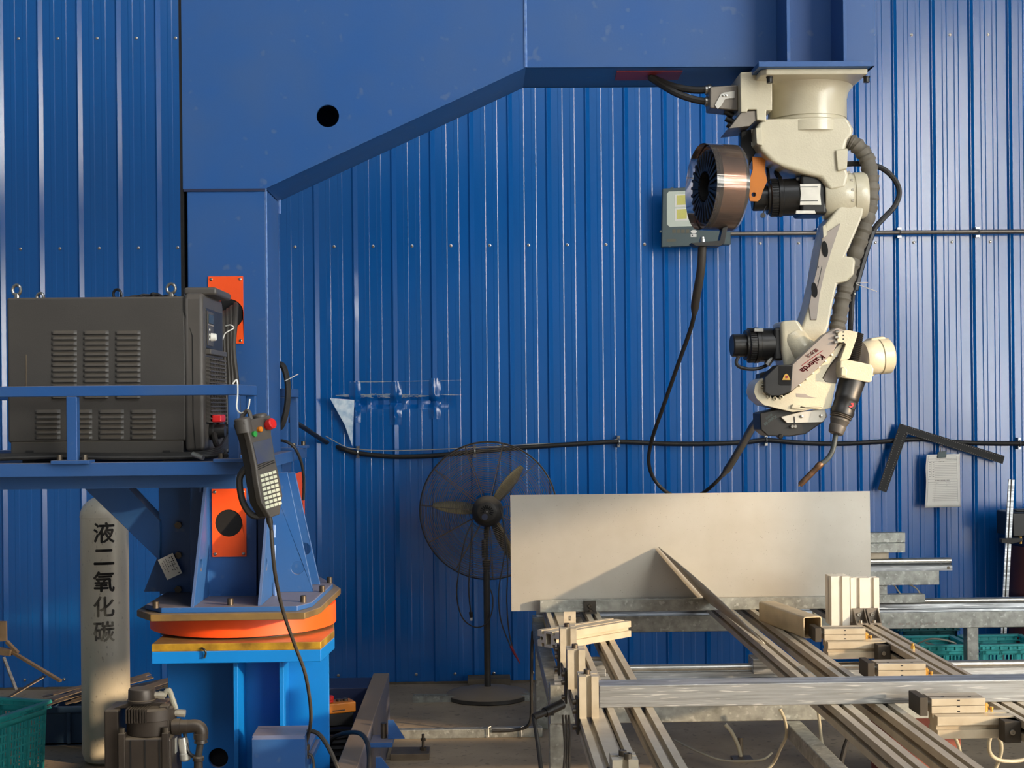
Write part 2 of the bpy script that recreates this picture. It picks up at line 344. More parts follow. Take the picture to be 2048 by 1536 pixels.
def wall_y(x, z):
    h = wall_section(x)
    amp = 0.0007 + 0.0016 * sm(1.6, 2.6, x)
    y = WY - h + amp * vnoise(x, z)
    # struck and creased patch below mid height, left of the fan
    cx = W(760, 830, WY)
    ex = sm(-0.90, -0.78, x) * (1 - sm(-0.28, -0.12, x))
    if ex > 0:
        zc1, zc2 = 1.735, 1.66
        k = max(0, 1 - abs(z - zc2) / 0.04); y += ex * 0.032 * k * (1 + 0.5 * math.sin(x * 60))
        k = max(0, 1 - abs(z - zc1) / 0.02); y += ex * 0.006 * k
        lo = sm(1.30, 1.36, z) * (1 - sm(1.62, 1.68, z)); y += ex * lo * 0.006 * math.sin((x + 0.9) * 9 + z * 4)
    ed = sm(-0.92, -0.86, x) * (1 - sm(-0.74, -0.70, x)); y += ed * 0.010 * max(0, 1 - abs(z - 2.22) / 0.25) * (0.6 + 0.4 * math.sin(z * 38))
    y += 0.012 * max(0, 1 - math.hypot((x + 0.08) / 0.05, (z - 0.43) / 0.25))   # small lower dent by the fan
    return y
zs_f = sorted(set([0.0, 0.15, 0.3, 0.4, 0.5, 0.7, 0.9, 1.1] + [1.25 + 0.025 * i for i in range(24)] + [1.9, 2.0] + [2.05 + 0.05 * i for i in range(9)] + [2.6, 2.8, 3.0, 3.2, 3.4, 3.6, 3.8, 4.0, 4.3, 4.6, 5.0]))
zs_c = [0.3 * i for i in range(17)] + [5.0]
for k in range(-6, 7):
    p0 = RX0 + PITCH * (4 * k - 0.16 + 0.10)
    xs = [p0 + PITCH * (j + t) for j in range(4) for t in knots] + [p0 + PITCH * 4]
    # snap the knots onto the section's own phase
    xs = sorted(RX0 + PITCH * (4 * k + j + t) for j in range(4) for t in knots) + [RX0 + PITCH * (4 * k + 4)]
    zs = zs_f if -2.0 < xs[0] < 0.2 else zs_c
    mb = MB(); vs = [(x, wall_y(x, z) - (0.0006 if k % 2 else 0), z) for z in zs for x in xs]; n = len(xs)
    mb.add(vs, [(j * n + i, j * n + i + 1, (j + 1) * n + i + 1, (j + 1) * n + i) for j in range(len(zs) - 1) for i in range(n - 1)])
    mb.build('cladding_panel', 'wall', wall, smooth=28)
# rows of self drilling screws in the flats
scr = None
for zrow in (2.585, 3.82, 0.055):
    for i in range(-14, 13):
        x = RX0 + PITCH * (i + 0.49)
        if scr is None:
            scr = MB().lathe((0, 0, 0), (0, -1, 0), [(0.009, 0), (0.009, 0.002), (0.0055, 0.003), (0.0055, 0.008), (0.004, 0.009)], 8).build('cladding_screw', 'steel', None, origin=(0, 0, 0))
            scr.parent = wall; scr.location = Vector((x, WY - 0.001, zrow)) - Vector((0, WY, 0)); ORG[scr.name] = Vector((x, WY, zrow))
        else: inst(scr, 'cladding_screw', (x, WY - 0.001, zrow), wall)
# torn strip of sheet at the crease and bare scratched lines
mb = MB(); A, B, D, E_ = W(660, 796, WY - 0.078), W(709, 800, WY - 0.032), W(705, 892, WY - 0.024), W(690, 850, WY - 0.046)
mb.add([A, B, D, E_, A + Vector((0, .004, 0)), B + Vector((0, .004, 0)), D + Vector((0, .004, 0)), E_ + Vector((0, .004, 0))],
       [(0, 1, 2, 3), (7, 6, 5, 4), (0, 4, 5, 1), (1, 5, 6, 2), (2, 6, 7, 3), (3, 7, 4, 0)])
mb.build('torn_sheet_flap', 'wscr', wall, label='bent torn flap of bare metal at the crease')
for (a, b, c, d, hh) in ((672, 791, 880, 792, 0.030), (880, 789, 925, 790, 0.007), (700, 764, 800, 763, 0.009), (800, 763, 925, 760, 0.004)):
    mb = MB(); P, Q = W(a, b, WY), W(c, d, WY); n = 60; vs = []
    for i in range(n + 1):
        t = i / n; p = P.lerp(Q, t); hw = hh * (0.5 + 0.5 * abs(math.sin(i * 1.7) * math.sin(i * 0.37 + a))) * (0.3 + 0.7 * math.sin(math.pi * min(1, t * 1.1)))
        for sgn in (1, -1):
            z = p.z + sgn * hw / 2; vs.append((p.x, wall_y(p.x, z) - 0.0025, z))
    mb.add(vs, [(2 * i, 2 * i + 1, 2 * i + 3, 2 * i + 2) for i in range(n)]).build('paint_scrape', 'wscr', wall)
rgc = random.Random(31)
for pxr, h0, h1 in ((708, 762, 846), (790, 762, 850), (868, 756, 838)):
    nu_, nv_ = 7, 16; vs = []
    for j in range(nv_ + 1):
        for i in range(nu_ + 1):
            q = W(pxr - 10 + 24 * i / nu_, h0 + (h1 - h0) * j / nv_, WY); e = math.sin(math.pi * j / nv_) * math.sin(math.pi * i / nu_)
            vs.append((q.x + .004 * e * (rgc.random() - .5), wall_y(q.x, q.z) - .002 - e * (.006 + .016 * rgc.random()), q.z))
    MB().add(vs, [(j * (nu_ + 1) + i, j * (nu_ + 1) + i + 1, (j + 1) * (nu_ + 1) + i + 1, (j + 1) * (nu_ + 1) + i) for j in range(nv_) for i in range(nu_)]).build('crumpled_rib', 'wall', wall, smooth=50)
fl = MB().box(-9, 9, -6, WY + 0.3, -0.1, 0).build('floor', 'floor'); tag(fl, 'brown dusty concrete workshop floor', 'floor', kind='structure')
# gate side: right wall of the shed with its row of high windows, behind and right of the camera
rw = thing('wall_right', 'plain grey side wall of the shed with high windows', 'wall', (6.2, -4, 0), kind='structure')
yy = (-7.2, 0.4)
mb = MB().box(6.2, 6.4, yy[0], yy[1], 0, 1.2).box(6.2, 6.4, yy[0], yy[1], 6.3, 6.8)
NW = 4; wl = (yy[1] - yy[0]) / NW
for i in range(NW + 1):
    c = yy[0] + wl * i; mb.box(6.2, 6.4, max(yy[0], c - 0.09), min(yy[1], c + 0.09), 1.2, 6.3)
mb.box(6.2, 6.4, 0.4, 3.5, 3.15, 6.8).box(6.2, 6.4, 1.6, 2.03, 2.35, 3.15).box(6.2, 6.4, 2.55, 3.5, 2.62, 3.15).box(6.2, 6.4, 3.5, 8.7, 0, 6.8)   # unseen lintel, steps added to block sun from cylinder and left wall; solid wall after
mb.build('wall_face', 'kerb', rw)
wm = bpy.data.materials.new('daylight_window'); wm.use_nodes = True; nt = wm.node_tree; b = nt.nodes['Principled BSDF']
tc = nt.nodes.new('ShaderNodeTexCoord'); nz = nt.nodes.new('ShaderNodeTexNoise'); nz.inputs['Scale'].default_value = 1.15; nz.inputs['Detail'].default_value = 5
cr = nt.nodes.new('ShaderNodeValToRGB'); cr.color_ramp.elements[0].position = 0.42; cr.color_ramp.elements[0].color = (0.06, 0.08, 0.07, 1)
cr.color_ramp.elements[1].position = 0.54; cr.color_ramp.elements[1].color = (1, 0.97, 0.9, 1)
nt.links.new(tc.outputs['Object'], nz.inputs['Vector']); nt.links.new(nz.outputs['Fac'], cr.inputs['Fac']); nt.links.new(cr.outputs['Color'], b.inputs['Emission Color'])
b.inputs['Base Color'].default_value = (0, 0, 0, 1); b.inputs['Emission Strength'].default_value = 23.0
for i in range(NW):
    y0 = yy[0] + wl * i + 0.09; y1 = yy[0] + wl * (i + 1) - 0.09
    wi = thing('window_%d' % (i + 1), 'tall bright shed window number %d along the side wall' % (i + 1), 'window', (6.3, (y0 + y1) / 2, 1.2), kind='structure')
    MB().box(6.29, 6.31, y0, y1, 1.2, 6.3).build('pane', wm, wi)
    f = MB()
    for j in range(4): f.box(6.24, 6.29, y0 + (y1 - y0) * j / 3 - .02, y0 + (y1 - y0) * j / 3 + .02, 1.2, 6.3)
    for j in range(3): f.box(6.24, 6.29, y0, y1, 1.2 + 2.55 * j - .02, 1.2 + 2.55 * j + .02)
    f.build('window_frame', 'lampgrey', wi)
kb = MB().box(-6, 6, WY - 0.02, WY + 0.3, -0.05, 0.012).build('baseboard_back', 'kerb'); tag(kb, 'rough concrete sill under the blue cladding', 'sill', kind='structure')
pl = MB().box(PX(930, 8.3), PX(1015, 8.3), 8.22, 8.36, 0, 0.055).build('concrete_plinth', 'kerb', bevel=0.004); tag(pl, 'small concrete plinth at the wall foot behind the fan base', 'plinth')
# loose galvanised channels on the floor
c1 = MB().prismX([(7.86, 0), (7.92, 0), (7.92, .035), (7.915, .035), (7.915, .005), (7.865, .005), (7.865, .035), (7.86, .035)], PX(820, 7.9), PX(1062, 7.9)).build('floor_channel', 'galv'); tag(c1, 'galvanised channel lying on the floor under the fan base rim', 'channel')
c2 = MB().box(PX(776, 7.02), PX(1078, 7.02), 7.0, 7.05, 0, 0.045).build('cable_trunking', 'galv', bevel=.003); tag(c2, 'long galvanised cable trunking crossing the floor before the fan', 'trunking')
lc = MB().tube(WS([(985, 1462, 7.0), (1030, 1460, 7.0), (1060, 1445, 6.98), (1063, 1380, 6.98), (1064, 1300, 7.0), (1066, 1262, 7.02)]), 0.008).build('cable', 'rubber'); tag(lc, 'black cable running from the floor trunking up the far table leg', 'cable')
for px in (978, 1044):
    MB().tube([W(px, 1474, 6.99), W(px - 1, 1455, 6.99), W(px + 4, 1453, 7.03)], 0.0025, 5).build('zip_tie', 'white', c2)
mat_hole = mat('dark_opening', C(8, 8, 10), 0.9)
# ================================================================== GANTRY (pedestal, slewing ring, column, beam)
G = thing('robot_gantry', 'tall blue steel gantry column and overhead beam on an orange slewing ring', 'gantry', (-0.94, 5.45, 0))
YF, YB = 5.30, 5.64
CX0, CX1 = -1.083, -0.789
ZT = 3.62
bx = PL([(1750, 122)], YF)[0][0]
zb = PL([(1052, 135)], YF)[0][1]
kx = PL([(1052, 135)], YF)[0][0]
zk = PL([(537, 377)], YF)[0][1]
face = [(CX0 - .012, ZT), (CX0 - .012, zk), (CX1, zk), (kx, zb), (bx, zb), (bx, ZT)]
hx, hz = PL([(656, 232)], YF)[0]; hr = 22.5 / F * YF
mb = MB().prismY(face, YF, YF + .012, [circ(hx, hz, hr)]).prismY(face, YB - .012, YB, [circ(hx - .02, hz - .045, hr * 1.2)])
mb.plate([(kx, YF + .006), (bx, YF + .006), (bx, YB - .006), (kx, YB - .006)], [], (0, 0, 0), (1, 0, 0), (0, 1, 0), zb, zb + .012)
mb.box(CX0 - .0118, CX0, YF + .006, YB - .006, zk, ZT).box(bx - .012, bx - .0002, YF + .006, YB - .006, zb, ZT).box(CX0, bx - .0002, YF + .006, YB - .006, ZT - .012, ZT - .0002)
u = Vector((kx - CX1, 0, zb - zk)); L = u.length; u.normalize()
mb.plate([(0, YF + .006), (L, YF + .006), (L, YB - .006), (0, YB - .006)], [], (CX1, 0, zk), u, (0, 1, 0), 0, .012)
mb.build('beam', 'gantry', G, smooth=0)
zp = 0.945                                               # top of the turntable plate
MB().box(CX0, CX1, YF + .004, YB - .004, zp, zk).build('column', 'gantry', G, bevel=.006)
# weld beads
wb = MB(); wb.tube([(kx, YF - .001, zb), (kx, YF - .001, ZT)], .006, 6).build('weld_bead', 'weld', G)
MB().box(CX0 - .01, CX1 - .002, YF - .0015, YF + .004, zk - .010, zk).build('joint_seam', 'navy', G)
MB().box(CX0 - .0225, CX0 - .0122, YF + .001, YF + .30, zk - .95, ZT - .02).build('dark_edge_line', mat_hole, G, label='added black strip drawing the dark left edge')  # added strip that only draws a dark line down the column edge
MB().tube([(CX1 + .004, YB - .02, zk - .05), (CX1 + .004, YB - .02, zk + .03)], .008, 6).build('weld_bead', 'weld', G)
MB().tube([(CX1, YF + .006, zp), (CX1, YF + .006, zk)], .0035, 6).build('weld_bead', 'weld', G)
# robot flange and its ribs on the front of the beam
fx0, fx1 = PX(1524, 5.11), PX(1751, 5.11); fz0 = PL([(1640, 133)], 5.11)[0][1]; fz1 = fz0 + .020
MB().box(fx0, fx1, 5.11, 5.66, fz0, fz1).build('flange_plate', 'gantry', G, bevel=.002)
MB().box(fx0 + .05, fx1 - .05, YF + .01, YB - .02, fz1, zb + .02).build('flange_spacer', 'gantry', G)
for px, yf in ((1581, 5.12), (1694, 5.12)):
    x = PX(px, yf); MB().box(x, x + .012, yf, YF, fz1, ZT - .1).build('stiffener_rib', 'gantry', G, bevel=.001)
# maroon cover where the robot cables leave the beam
MB().plate(PL([(1238, 146), (1366, 143)], 5.34) and [(PX(1240, 5.36), 5.36), (PX(1372, 5.36), 5.36), (PX(1362, 5.5), 5.5), (PX(1236, 5.5), 5.5)], [], (0, 0, 0), (1, 0, 0), (0, 1, 0), zb - .004, zb).build('cable_cover', 'maroon', G, label='maroon cover plate under the beam')
# orange cover plates
def cover(px0, px1, py0, py1, hx_, hy_, hr_, y, name='cover_plate'):
    a = PL([(px0, py0), (px1, py1), (hx_, hy_)], y); (x0, z1), (x1, z0), (cx, cz) = a
    r = hr_ / F * y
    o = MB().prismY([(x0, z0), (x1, z0), (x1, z1), (x0, z1)], y - .004, y, [circ(cx, cz, r)]).build(name, 'orange', G, bevel=.001, label='orange cover plate with a round cable hole')
    MB().prismY(circ(cx, cz, r * .995, 28), y - .0008, y + .002).build('cable_hole', mat_hole, o)
    for X in (x0 + .011, x1 - .011):
        for Z in (z0 + .011, z1 - .011):
            MB().lathe((X, y - .004, Z), (0, -1, 0), [(.006, 0), (.0055, .002), (.003, .004)], 10).build('screw', 'steel', o)
    return o
cover(417, 488, 553, 687, 458, 628, 30, YF + .003)
# lower skirt of gusset plates round the column foot
gz1 = PL([(560, 946)], 5.36)[0][1]
def gus_front(x):
    return MB().prismX([(YF, gz1), (YF, zp), (4.99, zp), (YF - .03, gz1)], x, x + .012, [circ(5.13, zp + .13, .022)])
for px in (378, 512): gus_front(PX(px, 5.0)).build('gusset', 'gantry', G, bevel=.0015)
MB().prismY(PL([(400, 955), (513, 955), (513, 1205), (400, 1205)], 5.27), 5.27, YF + .01).build('skirt_plate', 'gantry', G)
cover(424, 494, 978, 1113, 458, 1046, 27, 5.268)
for yg, xs in ((5.36, (575, 627)), (5.57, (590, 641))):
    pts = PL([(545, 947), (xs[0], 944), (xs[1], 1196), (545, 1200)], yg); pts[2] = (pts[2][0], zp); pts[3] = (pts[3][0], zp); pts[0] = (CX1 - .01, pts[0][1]); pts[3] = (CX1 - .01, zp)
    hc = PL([(595, 1136)], yg)[0] if yg < 5.5 else (pts[2][0] - .06, zp + .14)
    MB().prismY(pts, yg, yg + .014, [circ(hc[0], hc[1], .024)]).build('gusset', 'gantry', G, bevel=.0015)
MB().prismY([(CX0 + .01, gz1), (CX0 - .02, gz1), (CX0 - .20, zp), (CX0 + .01, zp)], 5.42, 5.434).build('gusset', 'gantry', G, bevel=.0015)
MB().prismY([(PX(512, 5.27), gz1), (CX1, gz1), (CX1, zp), (PX(512, 5.27), zp)], 5.285, YF + .01).build('skirt_plate', 'gantry', G)
for px, py0, py1 in ((403, 960, 985), (401, 1045, 1065), (399, 1090, 1110), (398, 1165, 1195), (549, 1050, 1075), (549, 1090, 1130), (551, 1165, 1200)):
    MB().tube([W(px, py0, 5.262), W(px - .6, py1, 5.262)], .006, 6).build('weld_bead', 'weld', G)
# turntable: painted plate on an oily steel plate
def octo(e): return [(-1.15 - e, 4.95 - e), (-.615 + e, 4.95 - e), (-.575 + e, 5.08), (-.555 + e, 5.60), (-.63 + e, 5.86 + e), (-1.16, 5.86 + e), (-1.225 - e, 5.78), (-1.225 - e, 5.07)]
zo = 0.902
MB().prismZ(octo(0), zo, zo + .024).build('turntable_plate', 'rustplate', G, bevel=.003)
MB().prismZ(octo(-.03), zo + .024, zp).build('turntable_plate', 'gantry', G, bevel=.004)
cxr, cyr = -.905, 5.42
MB().lathe((cxr, cyr, .818), (0, 0, 1), [(.33, 0), (.347, .004), (.347, .078), (.33, .084)], 64).build('slewing_ring', 'orange', G)
MB().lathe((cxr, cyr, .80), (0, 0, 1), [(.31, 0), (.31, .105)], 48).build('ring_grease_seam', 'rubber', G)
blt = None
for px, py in ((312, 1212), (461, 1206), (607, 1200)):
    p = Wz(px, py + 4, zp); MB().lathe((p.x, p.y, zp), (0, 0, 1), [(.011, 0), (.011, .022), (.009, .024)], 14).build('bolt', 'bolt', G)
for p in ((-.60, 5.35), (-.60, 5.62), (-1.17, 5.5)): MB().lathe((p[0], p[1], zp), (0, 0, 1), [(.011, 0), (.011, .022), (.009, .024)], 14).build('bolt', 'bolt', G)
# pedestal cap with greasy brass tape, pedestal body and ribs
px0, px1 = PX(298, 5.02), PX(637, 5.02)
cap = [(px0, 5.02), (px1, 5.02), (-.548, 5.28), (-.60, 5.72), (-1.15, 5.75), (px0 - .01, 5.5)]
MB().prismZ(cap, .742, .785).build('pedestal_cap', 'azure', G, bevel=.003)
MB().prismZ([(a, b) for a, b in cap], .785, .812).build('pedestal_tape', 'brass', G, bevel=.003, label='yellow greasy tape round the pedestal cap')
MB().tube(WS([(404, 1296, 5.015), (410, 1300, 5.008), (412, 1307, 5.01), (409, 1316, 5.012)], 4), .004, 6).build('tape_drip', 'rubber', G)
bx0, bx1 = PX(330, 5.26), PX(652, 5.26)
hc = PL([(437, 1516)], 5.26)[0]
MB().prismY([(bx0, 0), (bx1, 0), (bx1, .742), (bx0, .742)], 5.26, 5.28, [circ(hc[0], hc[1], .036)]).build('pedestal_front', 'azure', G, bevel=.002)
MB().box(bx0 + .03, bx1 - .08, 5.30, 5.68, 0, .742).build('pedestal_body', 'azure', G)
MB().prismY(circ(hc[0], hc[1], .05), 5.285, 5.299).build('cable_hole', mat_hole, G)
for px, yf in ((461, 5.08), (553, 5.12)):
    x = PX(px, yf); MB().box(x, x + .016, yf, 5.26, 0, .742).build('pedestal_rib', 'azure', G, bevel=.002)
for px, py0, py1 in ((482, 1320, 1350), (483, 1415, 1450), (575, 1395, 1430), (482, 1520, 1545)):
    MB().tube([W(px, py0, 5.255), W(px, py1, 5.255)], .005, 6).build('weld_bead', 'weld', G)
# bent sheet guard on the pedestal
g0, g1 = PX(497, 4.9), PX(603, 4.9); zg = .51
gd = MB().prismX([(4.9, .28), (4.9, zg - .012), (4.912, zg), (5.04, zg + .004), (5.04, zg), (4.916, zg - .005), (4.905, zg - .014), (4.905, .28)], g0, g1)
gd.box(g0, g0 + .004, 4.905, 5.04, .28, zg - .003).box(g1 - .004, g1, 4.905, 5.04, .33, zg - .003).box(g1, g1 + .045, 4.95, 5.0, .28, .335).box(g0, g1, 5.04, 5.26, .42, .435)
gd.build('sheet_guard', 'gantry', G, bevel=.001, label='bent blue sheet guard with a dusty top')
cl = thing('cable_gland', 'brass cable gland with looped conduit beside the blue sheet guard', 'cable gland', tuple(W(612, 1500, 4.97)))
p = W(611, 1488, 4.97); MB().lathe(p, (0, 0, -1), [(.012, 0), (.016, .004), (.016, .02), (.012, .024), (.013, .05)], 8).build('gland_nut', 'bolt', cl)
MB().tube(WS([(611, 1490, 4.97), (609, 1478, 4.97), (614, 1466, 4.97), (622, 1462, 4.97), (640, 1470, 4.95), (660, 1500, 4.93), (680, 1545, 4.9)]), .008).build('conduit', 'cablebrown', cl)
MB().tube(WS([(617, 1508, 4.96), (624, 1512, 4.96), (628, 1530, 4.95), (628, 1560, 4.95)]), .005).build('conduit', 'cablebrown', cl)
MB().box(p.x - .06, p.x + .02, 4.965, 5.255, p.z - .07, p.z - .05).build('gland_bracket', 'gantry', cl)
# ================================================================== FLOOR GIRDER FRAME
gf = thing('base_girder', 'dusty blue box girder on the floor right of the pedestal', 'girder', (-.5, 5.9, 0))
gx0, gx1 = Wz(747, 1346, .35).x, Wz(779, 1346, .35).x
MB().box(gx0, gx1, 4.3, 6.88, 0, .35).build('girder_beam', 'dusty', gf, bevel=.004)
MB().box(-1.3, gx0, 6.55, 6.80, 0.02, .345).build('cross_member', 'navy', gf, bevel=.003)
MB().plate([(0, 0), (.066, 0), (.02, .075), (0, .075)], [], W(777, 1477, 5.72), (1, 0, 0), (0, 0, 1), -.006, .006).build('foot_gusset', 'gantry', gf)
q = W(775, 1478, 5.72)
MB().box(gx1, gx1 + .09, 5.66, 5.80, q.z - .02, q.z).build('foot_bracket', 'gantry', gf, bevel=.002)
MB().cyl((gx1 + .05, 5.74, q.z), (gx1 + .05, 5.74, q.z + .06), .012, seg=10).build('jack_bolt', 'bolt', gf)
MB().plate([(0, 0), (.07, 0), (.02, .07), (0, .07)], [], W(752, 1552, 5.2), (1, 0, 0), (0, 0, 1), -.006, .006).build('foot_gusset', 'gantry', gf)
fp = thing('anchor_plate', 'flat steel anchor plate with an upright bolt beside the girder', 'anchor plate', tuple(Wz(815, 1508, 0)))
pp = Wz(812, 1513, .0); z1 = .03
MB().box(gx1 + .02, gx1 + .20, 6.58, 6.72, 0, z1).build('plate', 'scrap', fp, bevel=.002)
MB().cyl((gx1 + .17, 6.65, z1), (gx1 + .17, 6.65, z1 + .075), .007, seg=8).cyl((gx1 + .17, 6.65, z1), (gx1 + .17, 6.65, z1 + .015), .016, seg=6).cyl((gx1 + .17, 6.65, z1 + .045), (gx1 + .17, 6.65, z1 + .055), .013, seg=6).build('anchor_bolt', 'bolt', fp)
# yellow control box on a coil of cable, left of the girder
cb = thing('control_box', 'yellow push button box with red stop button beside the girder', 'control box', tuple(W(675, 1430, 6.0)))
b0 = W(645, 1431, 5.98); X = Matrix.Translation(b0) @ Matrix.Rotation(math.radians(24), 4, 'Z')
MB(X).box(0, .15, 0, .085, 0, .045).build('box', 'amber', cb, bevel=.006)
MB(X).box(.045, .10, -.001, 0, .012, .016).build('label_slot', 'black', cb)
MB(X).lathe((.045, .04, .045), (0, 0, 1), [(.016, 0), (.016, .008), (.019, .012), (.019, .024), (.015, .027)], 16).build('stop_button', 'red', cb)
for i in (.085, .115): MB(X).lathe((i, .04, .045), (0, 0, 1), [(.012, 0), (.012, .008), (.009, .01)], 14).build('button', 'bolt', cb)
MB(X).box(.01, .14, .01, .075, -.05, 0).build('box_back', 'black', cb)
co = thing('cable_coil', 'coil of black cable stacked under the yellow button box', 'cable coil', (b0.x + .06, 6.02, 0))
cc = Vector((b0.x + .05, 6.04, 0)); mb = MB()
for i in range(12): mb.ring((cc.x + .008 * math.sin(i * 2.1), cc.y + .008 * math.cos(i * 1.7), .012 + i * (b0.z - .07) / 12), (0.04 * math.sin(i), .04 * math.cos(i * 1.3), 1), .115 + .006 * math.sin(i * 1.9), .011, 36, 6)
mb.build('coil', 'rubber', co)
MB().tube(WS([(652, 1500, 5.9), (668, 1475, 5.75), (700, 1465, 5.5), (725, 1470, 5.3), (738, 1500, 5.15), (738, 1560, 5.05)]), .009).build('cable_tail', 'rubber', co)
# ================================================================== EQUIPMENT PLATFORM
PF = thing('equipment_platform', 'blue railed steel platform carrying the welding power source', 'platform', (-1.6, 5.0, 1.2))
DZ = W(300, 924, 4.57).z; YD = 4.55
xr = W(494, 940, YD).x; xl = -3.0
zt0, zt1 = DZ - .045, DZ
fb = MB(); fb.box(xl, xr, YD, YD + .05, zt0 + .002, zt1).build('edge_beam', 'gantry', PF, bevel=.002)
MB().box(xr - .05, xr, YD + .05, 6.12, zt0, zt1 - .002).build('edge_beam', 'gantry', PF, bevel=.002)
MB().box(xl, xr - .05, 6.07, 6.12, zt0, zt1).build('edge_beam', 'gantry', PF, bevel=.002)
# grated deck in strips
strip = None
for i in range(11):
    y0 = YD + .052 + i * .062
    if y0 + .058 > YF - .01: break
    MB().box(xl, xr - .052, y0, y0 + .058, zt1 - .012, zt1 - .004).build('deck_plate', 'navy', PF)
MB().box(xl, CX0 - .012 - .01, YF - .01, 6.068, zt1 - .012, zt1 - .004).build('deck_plate', 'navy', PF)
for y in (YD + .14, YD + .5): MB().box(xl, xr - .06, y, y + .06, zt0 - .045, zt0).build('deck_joist', 'gantry', PF)
# railing
zr0 = W(250, 792, YD).z; zr1 = zr0 + .034
MB().box(xl, W(477, 780, YD).x, YD, YD + .034, zr0, zr1).build('top_rail', 'gantry', PF, bevel=.003)
xc1 = W(477, 780, YD).x
MB().box(xc1 - .034, xc1, YD + .034, 4.93, zr0, zr1).build('top_rail', 'gantry', PF, bevel=.003)
MB().box(xc1 - .034, xc1, 5.70, 6.06, zr0, zr1).build('top_rail', 'gantry', PF, bevel=.003)
MB().box(xl, xc1 - .034, 6.03, 6.06, zr0, zr1).build('top_rail', 'gantry', PF, bevel=.003)
def post(x0, y0, foot=True):
    MB().box(x0, x0 + .034, y0, y0 + .034, zt1 + .006, zr0).build('rail_post', 'gantry', PF, bevel=.003)
    f = MB().box(x0 - .045, x0 + .075, y0 - .02, y0 + .055, zt1 - .003, zt1 + .009).build('post_foot', 'gantry', PF, bevel=.002)
    for dx in (-.025, .055): MB().cyl((x0 + dx, y0 + .01, zt1 + .009), (x0 + dx, y0 + .01, zt1 + .026), .009, seg=8).build('bolt', 'bolt', f)
post(W(133, 860, YD).x, YD); post(xc1 - .034, YD); post(xc1 - .034, 4.896); post(xc1 - .034, 5.70); post(xc1 - .034, 6.02); post(-2.4, YD); post(-2.4, 6.02)
# bracket plate and diagonal brace below the deck
yb = 5.40
MB().prismY(PL([(318, 968), (392, 968), (386, 1188), (320, 1188)], yb), yb, yb + .014).build('bracket_plate', 'gantry', PF, bevel=.002)
MB().box(PX(318, yb), PX(318, yb) + .012, yb + .014, YF + .25, W(318, 1188, yb).z, zt0).build('bracket_plate', 'gantry', PF, bevel=.002)
MB().prismY(PL([(158, 966), (248, 966), (320, 1042), (320, 1122)], yb - .03), yb - .03, yb + .07).build('diagonal_brace', 'gantry', PF, bevel=.003)
for py in (968, 1050, 1110, 1178): MB().cyl(W(358, py, yb), W(358, py, yb) + Vector((0, -.016, 0)), .014, seg=6).build('bolt', 'bolt', PF)
MB().box(xr - .10, xr - .05, 5.72, 6.0, zt0 - .5, zt0).build('rear_bracket', 'gantry', PF)
oc = MB().prismX([(W(600, 1000, 5.78).y, W(600, 1040, 5.78).z), (6.05, W(600, 1040, 5.78).z), (6.05, W(600, 947, 5.78).z), (5.78, W(600, 947, 5.78).z)], xr - .006, xr - .002).build('cover_plate', 'orange', PF, label='orange cover plate on the far side bracket')
for k in range(4):
    z = W(612, 965 + k * 15, 5.9).z; MB().lathe((xr - .002, 5.97, z), (1, 0, 0), [(.006, 0), (.006, .001)], 8).build('slot', 'black', oc)
# paper sticker on the bracket
ys = yb - .031
q4 = [W(a, b, ys) for a, b in ((316, 1120), (346, 1106), (365, 1146), (335, 1160))]
sk = MB().prismY([(p.x, p.z) for p in q4], ys - .001, ys).build('parts_sticker', 'paper'); tag(sk, 'tilted white parts sticker on the dark bracket by the gas cylinder', 'sticker')
rg = random.Random(11); tx = MB()
e1 = q4[2] - q4[1]; e2 = q4[0] - q4[1]           # rows run along the long edge
for row, (a0, a1, wt) in enumerate(((.12, .9, .075), (.10, .8, .06), (.2, .7, .04), (.1, .6, .035), (.15, .85, .03), (.2, .7, .03))):
    t = a0; r = .12 + row * .14
    while t < a1:
        w = .05 + .03 * rg.random()
        c = q4[1] + e1 * t + e2 * r + Vector((0, -.0016, 0)); tx.add([c, c + e1 * w * .7, c + e1 * w * .7 + e2 * wt, c + e2 * wt], [(0, 1, 2, 3)]); t += w + (.02 if rg.random() < .7 else .12)
tx.build('print', 'inkdk', sk)

# ================================================================== WELDING POWER SOURCE
WD = thing('welding_power_source', 'charcoal louvred welding power source standing on the blue platform', 'welding machine', (-1.3, 4.9, DZ))
yw0, yw1 = 4.70, 5.06
wx0, wx1 = W(15, 750, yw0).x, W(372, 750, yw0).x; wx2 = W(408, 750, yw0).x
wz0, wz1 = DZ + .018, W(200, 594, yw0).z
MB().box(wx0, wx1, yw0, yw1, wz0 + .045, wz1).build('case', 'welder', WD, bevel=.008, seg=3)
MB().box(wx0 + .01, wx1 - .01, yw0 - .003, yw1 + .003, wz0, wz0 + .047).build('base_skirt', 'welder', WD, bevel=.003)
for px, w_ in ((52, 16), (325, 18)):
    c = W(px + w_ / 2, 903, yw0 - .003); MB().box(c.x - .013, c.x + .013, c.y - .0012, c.y + .001, c.z - .004, c.z + .004).build('lifting_slot', 'black', WD)
for x in (wx0 + .06, wx1 - .06): MB().box(x - .02, x + .02, yw0 + .02, yw1 - .02, DZ - .004, wz0).build('foot', 'rubber', WD)
